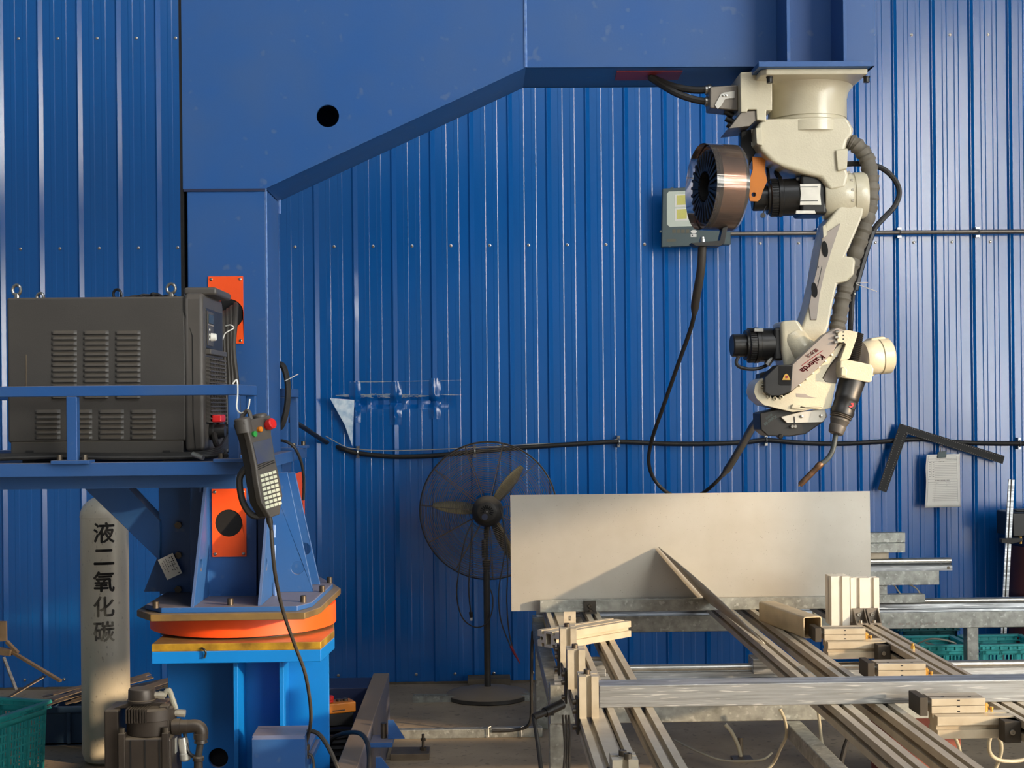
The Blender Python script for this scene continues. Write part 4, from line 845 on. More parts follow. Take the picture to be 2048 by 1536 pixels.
# side panel with maker's name, printed upside down because the robot hangs inverted
yp = yf0 - .012
pn = MB().prismY(PL([(1585, 730), (1650, 669), (1674, 656), (1688, 660), (1676, 686), (1669, 700), (1642, 731), (1610, 760), (1581, 784)], yp), yp, yf0 + .05).build('side_panel', 'robdark', RB, bevel=.002, label='grey side panel with red maker name')
tu = (W(1603, 744, yp) - W(1644, 714, yp)).normalized(); tv = -(Vector((-tu.z, 0, tu.x)))
tv = tu.cross(Vector((0, 1, 0))) * -1
if tv.z > 0: tv = -tv
def shear_text(txt, size, c, sh=.35, **k):
    return put_text(MB(), txt, size, c, tu, (tv - tu * sh), **k)
shear_text('Kaierda', .032, W(1625, 727, yp - .0012), thick=.0008).build('maker_name', 'redink', pn)
shear_text('凯尔达', .0165, W(1624, 706, yp - .0012), thick=.0003).build('maker_name', 'redink', pn)
MB().bar(W(1604, 731, yp - .001), W(1646, 701, yp - .001), .0008, .0022).build('name_rule', 'redink', pn)
for t in (0, .2, .4, .6, .8, 1):
    c = W(1598, 772, yf0 - .002).lerp(W(1662, 712, yf0 - .002), t); MB().cyl(c + Vector((0, .01, 0)), c + Vector((.004, -.006, .004)), .004, seg=8).build('panel_bolt', 'robot', RB)
MB().prismY(PL([(1592, 787), (1611, 788), (1620, 793), (1636, 796), (1622, 796), (1593, 794)], yf0 - .001), yf0 - .001, yf0 + .002).build('cast_pad', 'robdark', RB, bevel=.0005)
MB().prismY(PL([(1586, 808), (1616, 813), (1645, 811), (1645, 815), (1606, 819), (1582, 817)], yf0 - .010), yf0 - .010, yf0 + .02).build('cast_rib', 'robot', RB, bevel=.004)
# wire feeder under the forearm
yw = 5.17
MB().prismY(PL([(1520, 826), (1560, 817), (1600, 824), (1650, 820), (1650, 842), (1612, 868), (1580, 873), (1536, 872), (1522, 860)], yw), yw, yw + .14).build('wire_feeder', 'black', RB, bevel=.005, label='black wire feeder box')
MB().prismY(PL([(1562, 834), (1600, 824), (1650, 817), (1655, 833), (1646, 844), (1574, 846)], yw - .012), yw - .012, yw + .01).build('feeder_plate', 'silver', RB, bevel=.002)
MB().prismY(PL([(1588, 833), (1590, 833), (1591, 846), (1589, 846)], yw - .014), yw - .014, yw - .011).build('plate_gap', 'black', RB)
for px, py in ((1603, 833), (1642, 832)): MB().lathe(W(px, py, yw - .012), (0, -1, 0), [(.006, 0), (.006, .004), (.004, .005)], 10).build('feeder_screw', 'steel', RB)
for px in (1584, 1590): MB().lathe(W(px, 853, yw), (0, -1, 0), [(.007, 0), (.007, .010), (.005, .012)], 10).build('feeder_nut', 'steel', RB)
MB().lathe(W(1558, 871, yw + .03), (0, -1, -.1), [(.010, 0), (.010, .03), (.006, .034)], 12).build('feeder_knob', 'blackm', RB)
fu = (W(1534, 846, yw) - W(1548, 835, yw)).normalized(); fv = fu.cross(Vector((0, 1, 0))); fv = fv if fv.z < 0 else -fv
put_text(MB(), 'Kaierda', .018, W(1541, 841, yw - .0012), fu, fv).build('maker_name', 'lampgrey', RB)
put_text(MB(), '凯尔达', .010, W(1538, 833, yw - .0012), fu, fv).build('maker_name', 'lampgrey', RB)
# wrist: drum on the right, bracket with torch clamp
yr_ = 5.20
MB().lathe(W(1733, 716, yr_ + .03), Vector((1, .10, .10)), [(.060, -.012), (.064, 0), (.064, .045), (.062, .048), (.066, .05), (.066, .085), (.055, .094), (.03, .096)], 44).build('wrist_drum', 'robot', RB)
MB().prismY(PL([(1740, 676), (1772, 672), (1783, 690), (1782, 712), (1772, 732), (1748, 752), (1720, 772), (1708, 770), (1712, 745), (1738, 732)], yr_ + .02), yr_ + .02, yr_ + .10).build('wrist_fork', 'robot', RB, bevel=.012, seg=3)
MB().prismY(PL([(1676, 664), (1695, 660), (1716, 664), (1715, 672), (1700, 716), (1690, 722), (1680, 722), (1692, 688), (1690, 686), (1674, 684)], yf0 - .02), yf0 - .02, yf0 + .05).build('cable_bracket', 'robot', RB, bevel=.002)
for px, py in ((1675, 663), (1674, 674), (1673, 684)): MB().cyl(W(px + 3, py, yf0 - .02), W(px - 4, py + 1, yf0 - .02), .006, seg=10).build('bracket_stud', 'steel', RB)
for py in (664, 671, 678, 685): MB().lathe(W(1687, py, yf0 - .02), (0, -1, 0), [(.003, 0), (.003, .001)], 8).build('bracket_hole', 'black', RB)
hp2 = [W(1715, 668, 5.16).lerp(W(1706, 726, 5.14), i / 48) for i in range(49)]
MB().tube(hp2, [.021 + .0025 * (1 if i % 3 == 0 else (-1 if i % 3 == 1 else 0)) for i in range(49)], 18).build('corrugated_hose', 'black', RB)
MB().prismY(PL([(1681, 722), (1694, 719), (1720, 724), (1744, 730), (1748, 738), (1747, 747), (1744, 763), (1738, 765), (1700, 758), (1682, 755), (1680, 742)], 5.10), 5.10, 5.20).build('torch_clamp', 'robot', RB, bevel=.010, seg=3)
MB().prismY(PL([(1683, 735), (1690, 733), (1696, 740), (1694, 753), (1682, 752)], 5.09), 5.09, 5.12).build('clamp_lug', 'robot', RB, bevel=.005)
# ------------------------------------------------------------------ welding torch
TC = thing('welding_torch', 'black welding torch with curved swan neck and heat tinted nozzle', 'welding torch', tuple(W(1690, 800, 5.15)))
ta, tb = W(1706, 757, 5.15), W(1672, 866, 5.13); td = (tb - ta).normalized(); tl = (tb - ta).length
MB().lathe(ta, td, [(.049, -.01), (.048, 0), (.044, tl * .33), (.045, tl * .34), (.043, tl * .40), (.041, tl * .42), (.041, tl * .56), (.043, tl * .58), (.042, tl * .66)], 36).build('torch_housing', 'black', TC)
bl_ = [(.040, tl * .66), (.036, tl * .675), (.041, tl * .69), (.036, tl * .70), (.040, tl * .72), (.034, tl * .735), (.036, tl * .77), (.030, tl * .84), (.029, tl * .86), (.031, tl * .88), (.027, tl * 1.0), (.022, tl * 1.02)]
MB().lathe(ta, td, bl_, 36).build('torch_boot', 'bezel', TC)
c = ta + td * tl * .49 + Vector((.016, -.0395, 0)); tw_ = td.cross(Vector((0, 1, 0))).normalized()
lg = MB().plate([(-.014, -.012), (.014, -.012), (.014, .012), (-.014, .012)], [], c, tw_, -td, -.001, .001).build('maker_badge', 'blackm', TC)
MB().plate([(-.010, -.0085), (.001, -.010), (.008, .0), (.003, .009), (-.006, .006), (.001, -.002)], [], c + Vector((0, -.002, 0)), tw_, -td, -.0006, .0006).build('red_mark', 'red', TC)
nk = WS([(1673, 862, 5.13), (1670, 880, 5.13), (1665, 902, 5.13), (1655, 918, 5.13), (1640, 930, 5.13)], 6)
MB().tube(nk, .0095, 14).build('swan_neck', 'neck', TC)
n0, n1 = W(1642, 928, 5.13), W(1600, 970, 5.13); nd = (n1 - n0).normalized(); nl = (n1 - n0).length
MB().lathe(n0, nd, [(.0105, -.004), (.0125, 0), (.0125, nl * .16), (.0105, nl * .2), (.011, nl * .45), (.0108, nl * .9), (.009, nl), (.0065, nl), (.0065, nl * .9)], 20).build('nozzle', 'nozzle', TC)
MB().cyl(n1 - nd * .01, n1 + nd * .006, .003, seg=8).build('contact_tip', 'gold', TC)
# ------------------------------------------------------------------ wire spool with film, and its hanger
SP = thing('wire_spool', 'copper wire spool in smoky film with black hub beside the robot', 'wire spool', tuple(W(1430, 372, 5.25)))
sa = Vector((-.975, -.22, 0.02)).normalized()
scn = W(1410, 374, 5.28)                                  # centre of the near face
Rw = .157
sb = -sa
MB().lathe(scn, sb, [(.06, .012), (Rw * .995, .012), (Rw * .995, .10), (.06, .10)], 64, cap=False).build('wound_wire', 'copper', SP)
MB().lathe(scn, sb, [(Rw * 1.02, -.016), (Rw * 1.025, -.016), (Rw * 1.025, .112), (Rw * 1.02, .112)], 64, cap=False).build('film_wrap', 'film', SP, label='smoky transparent film wrapped round the spool')
hub = MB().lathe(scn, sb, [(.052, .02), (.058, .004), (Rw * .87, .004), (Rw * .87, .012), (.06, .014)], 56, cap=False)
hub.lathe(scn, sb, [(.0, .05), (.052, .05), (.052, .0)], 40, cap=False)
hub.build('hub', 'black', SP)
e1 = sa.orthogonal().normalized(); e2 = sa.cross(e1); rb = MB()
for i in range(28):
    a = 2 * math.pi * i / 28; d = e1 * math.cos(a) + e2 * math.sin(a); rb.bar(scn + d * .058 + sa * .001, scn + d * (Rw * .84) + sa * .001, .006, .010, d.cross(sa))
rb.build('hub_ribs', 'black', SP)
MB().lathe(scn, sb, [(.06, .10), (Rw * .98, .10), (Rw * .98, .108), (.06, .108)], 56, cap=False).build('rear_flange', 'black', SP)
MB().cyl(scn + sb * .02, scn + sb * .17, .02, seg=20).build('spindle', 'black', SP)
HG = thing('spool_hanger', 'black bracket arm and amber lever that hang the wire spool from the robot', 'bracket', tuple(W(1500, 300, 5.33)))
MB().prismY(PL([(1483, 262), (1513, 258), (1514, 300), (1500, 330), (1488, 346), (1478, 332), (1482, 296)], 5.32), 5.32, 5.36).build('hanger_arm', 'black', HG, bevel=.003)
for px, py in ((1506, 262), (1506, 288)): MB().box(W(px - 3, py, 5.317).x, W(px + 3, py, 5.317).x, 5.3185, 5.32, W(px, py + 4, 5.317).z, W(px, py - 4, 5.317).z).build('slot', 'silver', HG)
MB().prismY(PL([(1505, 313), (1532, 316), (1530, 340), (1535, 362), (1527, 380), (1522, 396), (1516, 403), (1500, 402), (1498, 385), (1499, 362), (1506, 338)], 5.30), 5.30, 5.308, [circ(W(1508, 389, 5.30).x, W(1508, 389, 5.30).z, .0085, 16)]).build('lever', 'amber', HG, bevel=.001, label='amber painted lever')
# lower bracket with bolt and conduit drop
MB().prismY(PL([(1456, 452), (1450, 487), (1440, 492), (1392, 492), (1382, 486), (1440, 481), (1446, 455)], 5.24), 5.24, 5.30).build('drop_bracket', 'black', HG, bevel=.002)
MB().tube([W(1450, 455, 5.27), W(1462, 430, 5.33), W(1480, 380, 5.40), W(1488, 340, 5.36)], .010, 8).build('hanger_rod', 'black', HG)
MB().lathe(W(1405, 486, 5.26), (0, 0, 1), [(.011, 0), (.011, .014), (.008, .016), (.008, .022)], 8).build('bracket_bolt', 'steel', HG)
CD = thing('wire_conduit', 'black wire conduit looping down from the spool to the wire feeder', 'conduit', tuple(W(1330, 900, 6.3)))
cp_ = WS([(1405, 492, 5.27), (1402, 540, 5.30), (1392, 600, 5.38), (1384, 650, 5.50), (1356, 730, 5.80), (1328, 810, 6.10), (1304, 880, 6.35), (1298, 925, 6.45), (1310, 960, 6.5), (1338, 987, 6.5), (1378, 998, 6.48), (1412, 982, 6.42), (1450, 945, 6.2), (1482, 895, 5.9), (1505, 855, 5.55), (1524, 832, 5.24)], 10)
MB().tube(cp_, .0085, 10).build('conduit', 'rubber', CD)
MB().tube(cp_[:27], [.016] * 24 + [.014, .012, .010], 12).build('conduit_sleeve', 'cablebrown', CD)
MB().tube(cp_[-32:], [.011] * 2 + [.016] * 30, 12).build('conduit_sleeve', 'black', CD)
# ================================================================== WELDING TABLE
TZ = 0.72; RH = 0.060
TB = thing('welding_table', 'galvanised steel welding table frame with round linear guide rods', 'table frame', (1.4, 6.2, 0))
TXL, TXR = .255, 3.4
def guide(y, zt, zbeam):
    MB().box(TXL + .0, TXR, y - .045, y + .045, zbeam, zt).build('cross_beam', 'galv', TB, bevel=.004)
    MB().prismX([(y - .034, zt), (y + .034, zt), (y + .030, zt + .010), (y + .008, zt + .014), (y + .006, zt + .040), (y - .006, zt + .040), (y - .008, zt + .014), (y - .030, zt + .010)], TXL + .02, TXR).build('rod_support', 'aluraw', TB)
    MB().cyl((TXL + .02, y, zt + .050), (TXR, y, zt + .050), .016, seg=24).build('guide_rod', 'steel', TB)
guide(7.2, .568, .485); guide(5.46, .568, .42)
legs = ((PX(1077, 7.2), 7.2), (PX(1107, 5.46), 5.46), (PX(1937, 7.2), 7.2), (2.48, 5.46))
for x, y in legs: MB().box(x - .030, x + .030, y - .03, y + .03, 0, .56 if y > 7 else .42).build('table_leg', 'galv', TB, bevel=.004)
MB().box(1.155, 1.215, 2.6, 5.415, .36, .42).build('long_member', 'galv', TB, bevel=.004)
MB().box(.62, .68, 2.6, 5.415, .36, .42).build('long_member', 'galv', TB, bevel=.004)
MB().box(.25, .31, 5.50, 7.16, .485, .545).build('side_member', 'galv', TB, bevel=.004)
# carriages under the profiles
def carriage(x0, x1, y): MB().box(x0, x1, y - .05, y + .05, .60, .659).build('carriage', 'aluraw', TB, bevel=.003)
for x0, x1 in ((.36, .47), (1.035, 1.15), (1.56, 1.63)):
    for y in (5.46, 7.2): carriage(x0, x1, y)
marks = MB(); rg = random.Random(5); x = PX(1772, 7.15)
while x < PX(1872, 7.15):
    w = .006 + .006 * rg.random()
    if rg.random() < .85: marks.add([(x, 7.1535, .505), (x + w, 7.1535, .505), (x + w, 7.1535, .514 + .006 * rg.random()), (x, 7.1535, .514)], [(0, 1, 2, 3)])
    x += w + .004 + (.012 if rg.random() < .15 else 0)
marks.build('faded_print', 'ink', TB)

def rail(x0, x1, y0, y1, name, label, top=1, group=None, mat_='alu', sw=.016):
    w = x1 - x0; cx = (x0 + x1) / 2
    o = MB(); pr = profile(w, RH, top, 1, sw, .022)
    o.plate(pr, [], (cx, 0, TZ - RH / 2), (1, 0, 0), (0, 0, 1), -y0, -y1)
    o = o.build(name, mat_, smooth=20); tag(o, label, 'aluminium profile', group); return o
YN = 2.9
GR = 'long slotted table profiles'
rail(.284, .395, YN, 7.25, 'table_profile', 'widest slotted aluminium table profile at the left edge, carrying the stop posts', 2, GR)
rail(.455, .515, YN, 7.25, 'table_profile', 'narrow slotted aluminium table profile second from the left', 1, GR)
rail(1.055, 1.115, YN, 7.25, 'table_profile', 'narrow slotted table profile under the tip of the triangular sheet', 1, GR)
rail(1.192, 1.252, YN, 7.25, 'table_profile', 'narrow slotted table profile under the square steel tube', 1, GR)
rail(1.547, 1.643, YN, 7.25, 'table_profile', 'double slotted table profile at the right with clamps bracketed to it', 2, GR)
# near cross bar
nb = MB().prismX([(4.29, TZ), (4.38, TZ), (4.38, TZ + .068), (4.29, TZ + .068)], W(1199, 1390, 4.29).x, 2.9); nb = nb.build('cross_bar', 'aluraw', bevel=.003); tag(nb, 'long scuffed aluminium bar lying across all the table profiles', 'bar')

def cap_socket(p, n, r=.0085, h=.012, parent=None, m='bolt'):
    return MB().lathe(p, n, [(r, 0), (r, h), (r * .9, h + .001), (r * .5, h + .001), (r * .5, h * .4)], 12, cap=False).lathe(p, n, [(r * .9, h * .4), (r * .01, h * .4)], 12, cap=False).build('cap_screw', m, parent)
# stop posts: short upright profiles on the left table profile
def stop_post(px0, px1, y, h, label, depth=.085, two=False):
    x0, x1 = PX(px0, y), PX(px1, y); x0 = W(px0, 1400, y).x; x1 = W(px1, 1400, y).x
    t = thing('stop_post', label, 'stop post', ((x0 + x1) / 2, y + depth / 2, TZ), 'stop posts on the left table profile')
    pr = profile(x1 - x0, depth, 1, 1, .015, .018)
    MB().plate(pr, [circ(0, 0, .009, 12)], ((x0 + x1) / 2, y + depth / 2, 0), (1, 0, 0), (0, 1, 0), TZ, TZ + h).build('upright', 'alu', t, smooth=20)
    cap_socket(((x0 + x1) / 2 - .002, y + depth * .55, TZ + h - .002), (0, 0, 1), .010, .014, t)
    if two: cap_socket(((x0 + x1) / 2 + .008, y + depth * .2, TZ + h - .002), (0, 0, 1), .010, .014, t)
    MB().box(x0 - .008, x0 - .001, y + .012, y + depth - .012, TZ - .050, TZ + h * .45).build('side_bracket', 'aludark', t, bevel=.002)
    for dz in (h * .36, h * .14, -.03): cap_socket((x0 - .008, y + depth * .3, TZ + dz), (-1, 0, 0), .008, .010, t)
    return t
stop_post(1159, 1198, 4.15, .123, 'slotted upright stop post touching the left end of the near cross bar')
stop_post(1136, 1172, 4.58, .126, 'slotted upright stop post, middle one of the left row')
stop_post(1122, 1155, 5.06, .120, 'slotted upright stop post in front of the short skewed profile')
stop_post(1224, 1276, 3.42, .060, 'low slotted stop post with two cap screws nearest the camera', two=True)
# short skewed 2-cell profile lying across the left profiles
p1 = Vector((.288, 5.33, TZ)); p2 = Vector((.588, 5.60, TZ)); ax = (p2 - p1).normalized(); sd_ = Vector((-ax.y, ax.x, 0))
sp = thing('profile_offcut', 'short double cell profile lying skewed across the two left profiles', 'profile offcut', tuple(p1.lerp(p2, .5)))
w_, h_ = .115, .062; o_ = p1 + sd_ * (w_ / 2) + Vector((0, 0, h_ / 2)); pr = profile(w_, h_, 2, 1, .014, .014)
cells = [circ(-.036, 0, .008, 10), circ(.036, 0, .008, 10), [(-.013, -.021), (.013, -.021), (.013, .021), (-.013, .021)]]
MB().plate(pr, cells, o_, sd_, (0, 0, 1), 0, (p2 - p1).length * 1.0).build('extrusion', 'alu', sp, smooth=20)
# right angle connector standing behind it
ac = MB().plate([(0, 0), (.05, 0), (.05, .065), (0, .065)], [[(.02, .028), (.03, .028), (.03, .048), (.02, .048)]], W(1128, 1262, 5.85), (1, .1, 0), (0, 0, 1), -.003, .003)
ac.box(*(lambda p: (p.x, p.x + .05, 5.79, 5.85, TZ + .0, TZ + .006))(W(1128, 1262, 5.85))); ac = ac.build('angle_connector', 'alu'); tag(ac, 'slotted aluminium angle connector standing behind the skewed profile', 'bracket')
ac.location.z += TZ - min((ac.matrix_basis @ v.co).z for v in ac.data.vertices)

# ------------------------------------------------------------------ sheet standing on the table
YS = 6.335
xs0, xs1 = W(1022, 1100, YS).x, W(1741, 1100, YS).x; zs0, zs1 = TZ, W(1400, 986, YS).z
SH = thing('steel_sheet', 'large upright zinc coated steel sheet standing on the table', 'steel sheet', ((xs0 + xs1) / 2, YS, TZ))
n = 60; mb = MB(); vs = []
for k in (0, 1):
    for j in range(13):
        for i in range(n + 1):
            x = xs0 + (xs1 - xs0) * i / n; z = zs0 + (zs1 - zs0) * j / 12
            y = YS + .004 * math.sin(x * 2.6 + z * 1.5) + .003 * math.sin(x * 5.5 - z * 4) + .0015 * k
            vs.append((x, y, z))
q = (n + 1) * 13; fs = []
for k in (0, 1):
    for j in range(12):
        for i in range(n):
            a = k * q + j * (n + 1) + i; f = (a, a + 1, a + n + 2, a + n + 1); fs.append(f if k == 0 else f[::-1])
bd = [i for i in range(n + 1)] + [j * (n + 1) + n for j in range(1, 13)] + [12 * (n + 1) + i for i in range(n - 1, -1, -1)] + [j * (n + 1) for j in range(11, 0, -1)]
for i in range(len(bd)):
    a, b = bd[i], bd[(i + 1) % len(bd)]; fs.append((b, a, a + q, b + q))
mb.add(vs, fs).build('sheet', 'sheet', SH)
# triangular sheet gusset: one edge against the sheet, its tip down on the profiles
A, B = W(1318, 1094, YS - .012), W(1416, 1203, YS - .014); Cc = Wz(1531, 1287, TZ + .004)
def gmid(t):   # bowed long edge
    return A.lerp(Cc, t) + Vector((.004, -.004, .010)) * math.sin(math.pi * t)
edge = [gmid(i / 14) for i in range(15)]; foot = [A.lerp(B, i / 7) for i in range(1, 8)] + [B.lerp(Cc, i / 8) for i in range(1, 8)]
nrm = (B - A).cross(Cc - A).normalized()
vs = [A] + [p for i in range(1, 15) for p in (edge[i], foot[i - 1] if i - 1 < len(foot) else Cc)]
m_ = len(vs); vs2 = [v + nrm * .0016 for v in vs]
fs = [(0, 1, 2)] + [(1 + 2 * i, 3 + 2 * i, 4 + 2 * i, 2 + 2 * i) for i in range(12)] + [(25, 27, 26)]
fs = [f for f in fs] + [tuple(x + m_ for x in f[::-1]) for f in fs]
tg = MB().add(vs + vs2, fs).build('sheet_gusset', 'sheet', None); tag(tg, 'thin triangular steel sheet leaning from the big sheet down to the profiles', 'gusset')
sol = tg.modifiers.new('s', 'SOLIDIFY'); sol.thickness = .0012
# flat bar in front of the sheet foot
xb0, xb1 = W(1080, 1210, 6.30).x, W(1656, 1210, 6.30).x
fb2 = MB().box(xb0, xb1, 6.285, 6.325, TZ, TZ + .052).build('stop_bar', 'galv', bevel=.002); tag(fb2, 'long flat bar on edge along the foot of the steel sheet', 'bar')
br = thing('bar_bracket', 'small dark angle bracket bolted before the stop bar', 'bracket', tuple(W(1179, 1222, 6.27)))
p = W(1169, 1221, 6.27); MB().box(p.x, p.x + .052, 6.272, 6.284, TZ, TZ + .05).box(p.x, p.x + .052, 6.22, 6.272, TZ, TZ + .006).build('angle', 'aludark', br, bevel=.001)
cap_socket((p.x + .026, 6.272, TZ + .028), (0, -1, 0), .009, .008, br); cap_socket((p.x + .026, 6.245, TZ + .006), (0, 0, 1), .009, .008, br)
# tall profile blocks with angle brackets
def tall(px0, px1, y, d, z0, z1, n_top, name, label):
    x0, x1 = W(px0, 1200, y).x, W(px1, 1200, y).x; t = thing('upright_profile', label, 'upright profile', ((x0 + x1) / 2, y, z0), 'upright profile pieces by the sheet corner')
    MB().plate(profile(x1 - x0, d, n_top, 1, .016, .015), [], ((x0 + x1) / 2, y + d / 2, 0), (1, 0, 0), (0, 1, 0), z0, z1).build('extrusion', 'aluwhite', t, smooth=20); return t, x0, x1
t1, a0, a1 = tall(1702, 1759, 5.88, .058, TZ, .905, 2, 'u', 'double slotted upright profile with two foot brackets by the sheet corner')
t2, b0, b1 = tall(1663, 1700, 5.86, .10, TZ - .01, .915, 1, 'u', 'upright profile piece clamped to the left of the bracketed one')
for x in (a0 + .006, a0 + .062):
    bk = MB().box(x, x + .050, 5.874, 5.879, TZ, TZ + .060).box(x, x + .050, 5.815, 5.874, TZ, TZ + .006)
    bk.prismX([(5.874, TZ + .006), (5.874, TZ + .058), (5.822, TZ + .006)], x, x + .004).prismX([(5.874, TZ + .006), (5.874, TZ + .058), (5.822, TZ + .006)], x + .046, x + .050)
    k = bk.build('foot_bracket', 'greybox', t1); cap_socket((x + .025, 5.874, TZ + .034), (0, -1, 0), .0085, .008, k, 'steel'); cap_socket((x + .025, 5.845, TZ + .006), (0, 0, 1), .0085, .008, k, 'steel')
# square tube, open end to the camera
s1, s2 = Wz(1521, 1279, TZ), Wz(1612, 1296, TZ)
s1 = W(1519, 1275, 5.95); s1.z = TZ; s2 = W(1608, 1293, 5.50); s2.z = TZ
ax = (s2 - s1).normalized(); sd_ = Vector((ax.y, -ax.x, 0)); sd_ = sd_ if sd_.x > 0 else -sd_
def rr(w, h, r, n=4):
    out = []
    for cx, cy, a0_ in ((w - r, r, -90), (w - r, h - r, 0), (r, h - r, 90), (r, r, 180)):
        for i in range(n + 1): a = math.radians(a0_ + 90 * i / n); out.append((cx + r * math.cos(a), cy + r * math.sin(a)))
    return out
ins = [(.0035 + a * (.075 - .007) / .075, .0035 + b * (.083 - .007) / .083) for a, b in rr(.075, .083, .007)]
sq = MB().plate(rr(.075, .083, .008), [ins], s2, sd_, (0, 0, 1), 0, 0.0001)
nn = sd_.cross(Vector((0, 0, 1))); Lq = (s2 - s1).length; sgn = -Lq if nn.dot(ax) > 0 else Lq
sq = MB().plate(rr(.075, .083, .008), [ins], s2, sd_, (0, 0, 1), 0, sgn).build('square_tube', 'tube'); tag(sq, 'short square steel tube lying on the profiles with its open end forward', 'steel tube')

# ------------------------------------------------------------------ pneumatic clamp units bracketed to the right profile
def clamp(y, lbl_where, pad=True, arm=True):
    t = thing('clamp_unit', 'aluminium pneumatic clamp on a cross arm ' + lbl_where, 'clamp', (1.4, y, TZ), 'pneumatic clamps between the right table profiles')
    if arm:
        MB().prismX([(a, b) for a, b in [(y + .045 + p[0], TZ - .032 + p[1]) for p in profile(.085, .064, 1, 1, .014, .012)]], 1.322, 1.546).build('cross_arm', 'alu', t, smooth=20)
        k = MB().box(1.498, 1.546, y - .052, y - .002, TZ - .066, TZ - .004).prismZ([(1.498, y - .002), (1.546, y - .002), (1.546, y - .052)], TZ - .066, TZ - .004).build('corner_bracket', 'aludark', t, bevel=.002)
        cap_socket((1.520, y - .050, TZ - .035), (0, -1, 0), .008, .006, k, 'steel')
    yb = y + .045
    MB().box(1.318, 1.478, yb, yb + .085, TZ, TZ + .0215).build('cylinder_body', 'alu', t, bevel=.0012)
    MB().box(1.318, 1.478, yb, yb + .085, TZ + .0225, TZ + .044).build('cylinder_body', 'alu', t, bevel=.0012)
    for dx in (.04, .12): MB().box(1.318 + dx - .004, 1.318 + dx + .004, yb + .02, yb + .026, TZ + .0435, TZ + .0452).build('sensor_groove', 'black', t)
    MB().box(1.318, 1.478, yb + .028, yb + .034, TZ + .0435, TZ + .0448).build('sensor_slot', 'aludark', t)
    for dz in (.006, .021, .038): MB().box(1.394, 1.402, yb - .0006, yb + .002, TZ + dz - .002, TZ + dz + .002).build('centre_mark', 'black', t)
    if pad:
        MB().box(1.280, 1.304, yb - .01, yb + .10, TZ - .004, TZ + .050).build('clamp_pad', 'aludark', t, bevel=.002)
        MB().cyl((1.304, yb + .045, TZ + .022), (1.318, yb + .045, TZ + .022), .012, seg=14).build('piston_rod', 'steel', t)
    for dx, dy, h in ((1.486, .02, .026), (1.494, .035, .018), (1.503, .02, .014)):
        MB().lathe((dx, yb + dy, TZ + .0), (0, 0, 1), [(.004, 0), (.004, h * .6), (.0055, h * .62), (.0055, h)], 10).build('air_fitting', 'gold', t)
    return t
clamp(5.40, 'just right of the square steel tube')
clamp(4.66, 'behind the near cross bar', arm=True)
clamp(4.10, 'in front of the near cross bar')
vf = MB().lathe((1.598, 5.24, TZ), (0, 0, 1), [(.008, 0), (.008, .010), (.005, .012), (.005, .02)], 12).build('air_elbow', 'gold'); tag(vf, 'small copper air elbow on the right double slotted profile', 'air fitting')

# ------------------------------------------------------------------ steel stock stacked behind the sheet
def stock(px0, px1, py0, py1, y, depth, name, label, m='galv', sec=None):
    a, b = W(px0, py1, y), W(px1, py0, y); z0, z1 = W((px0 + px1) / 2, py1, y).z, W((px0 + px1) / 2, py0, y).z
    if sec: o = MB().prismX([(y + p * depth, z0 + q * (z1 - z0)) for p, q in sec], a.x, b.x)
    else: o = MB().box(a.x, b.x, y, y + depth, z0, z1)
    o = o.build(name, m, bevel=.002); tag(o, label, 'steel stock', 'steel stock stacked behind the sheet'); return o
s_ = stock(1640, 1851, 1190, 1207, 7.10, .055, 'flat_bar', 'grey flat bar lying on the far guide rail, lowest of the stock')
stock(1745, 1775, 1171, 1190, 7.10, .05, 'spacer_block', 'small galvanised spacer block under the stacked tube')
stock(1620, 1879, 1143, 1171, 7.08, .08, 'galvanised_tube', 'spangled galvanised tube in the stack right of the sheet')
gr_ = thing('guide_rail_offcut', 'spare round guide rail with base resting on the galvanised tube', 'guide rail', tuple(W(1760, 1142, 7.1)), 'steel stock stacked behind the sheet')
a, b = W(1620, 1142, 7.1), W(1903, 1142, 7.1); z0 = W(1760, 1142, 7.1).z
MB().prismX([(7.085, z0), (7.155, z0), (7.15, z0 + .012), (7.128, z0 + .030), (7.112, z0 + .030), (7.085, z0 + .024)], a.x, b.x).build('rail_base', 'aluraw', gr_)
MB().cyl((a.x, 7.12, z0 + .046), (b.x + .003, 7.12, z0 + .046), .016, seg=20).build('guide_rod', 'steel', gr_)
MB().lathe((b.x - .02, 7.085, z0 + .014), (0, -1, 0), [(.007, 0), (.007, .003)], 10).build('screw', 'bolt', gr_)
o = stock(1700, 1778, 1104, 1118, 7.11, .05, 'end_block', 'pale aluminium end block on the spare guide rail', 'alu')
stock(1660, 1811, 1087, 1106, 7.09, .06, 'flat_bar', 'lower of the two short flat bars at the top of the stack')
stock(1660, 1811, 1066, 1086, 7.10, .06, 'flat_bar', 'topmost weathered flat bar of the stack beside the sheet')

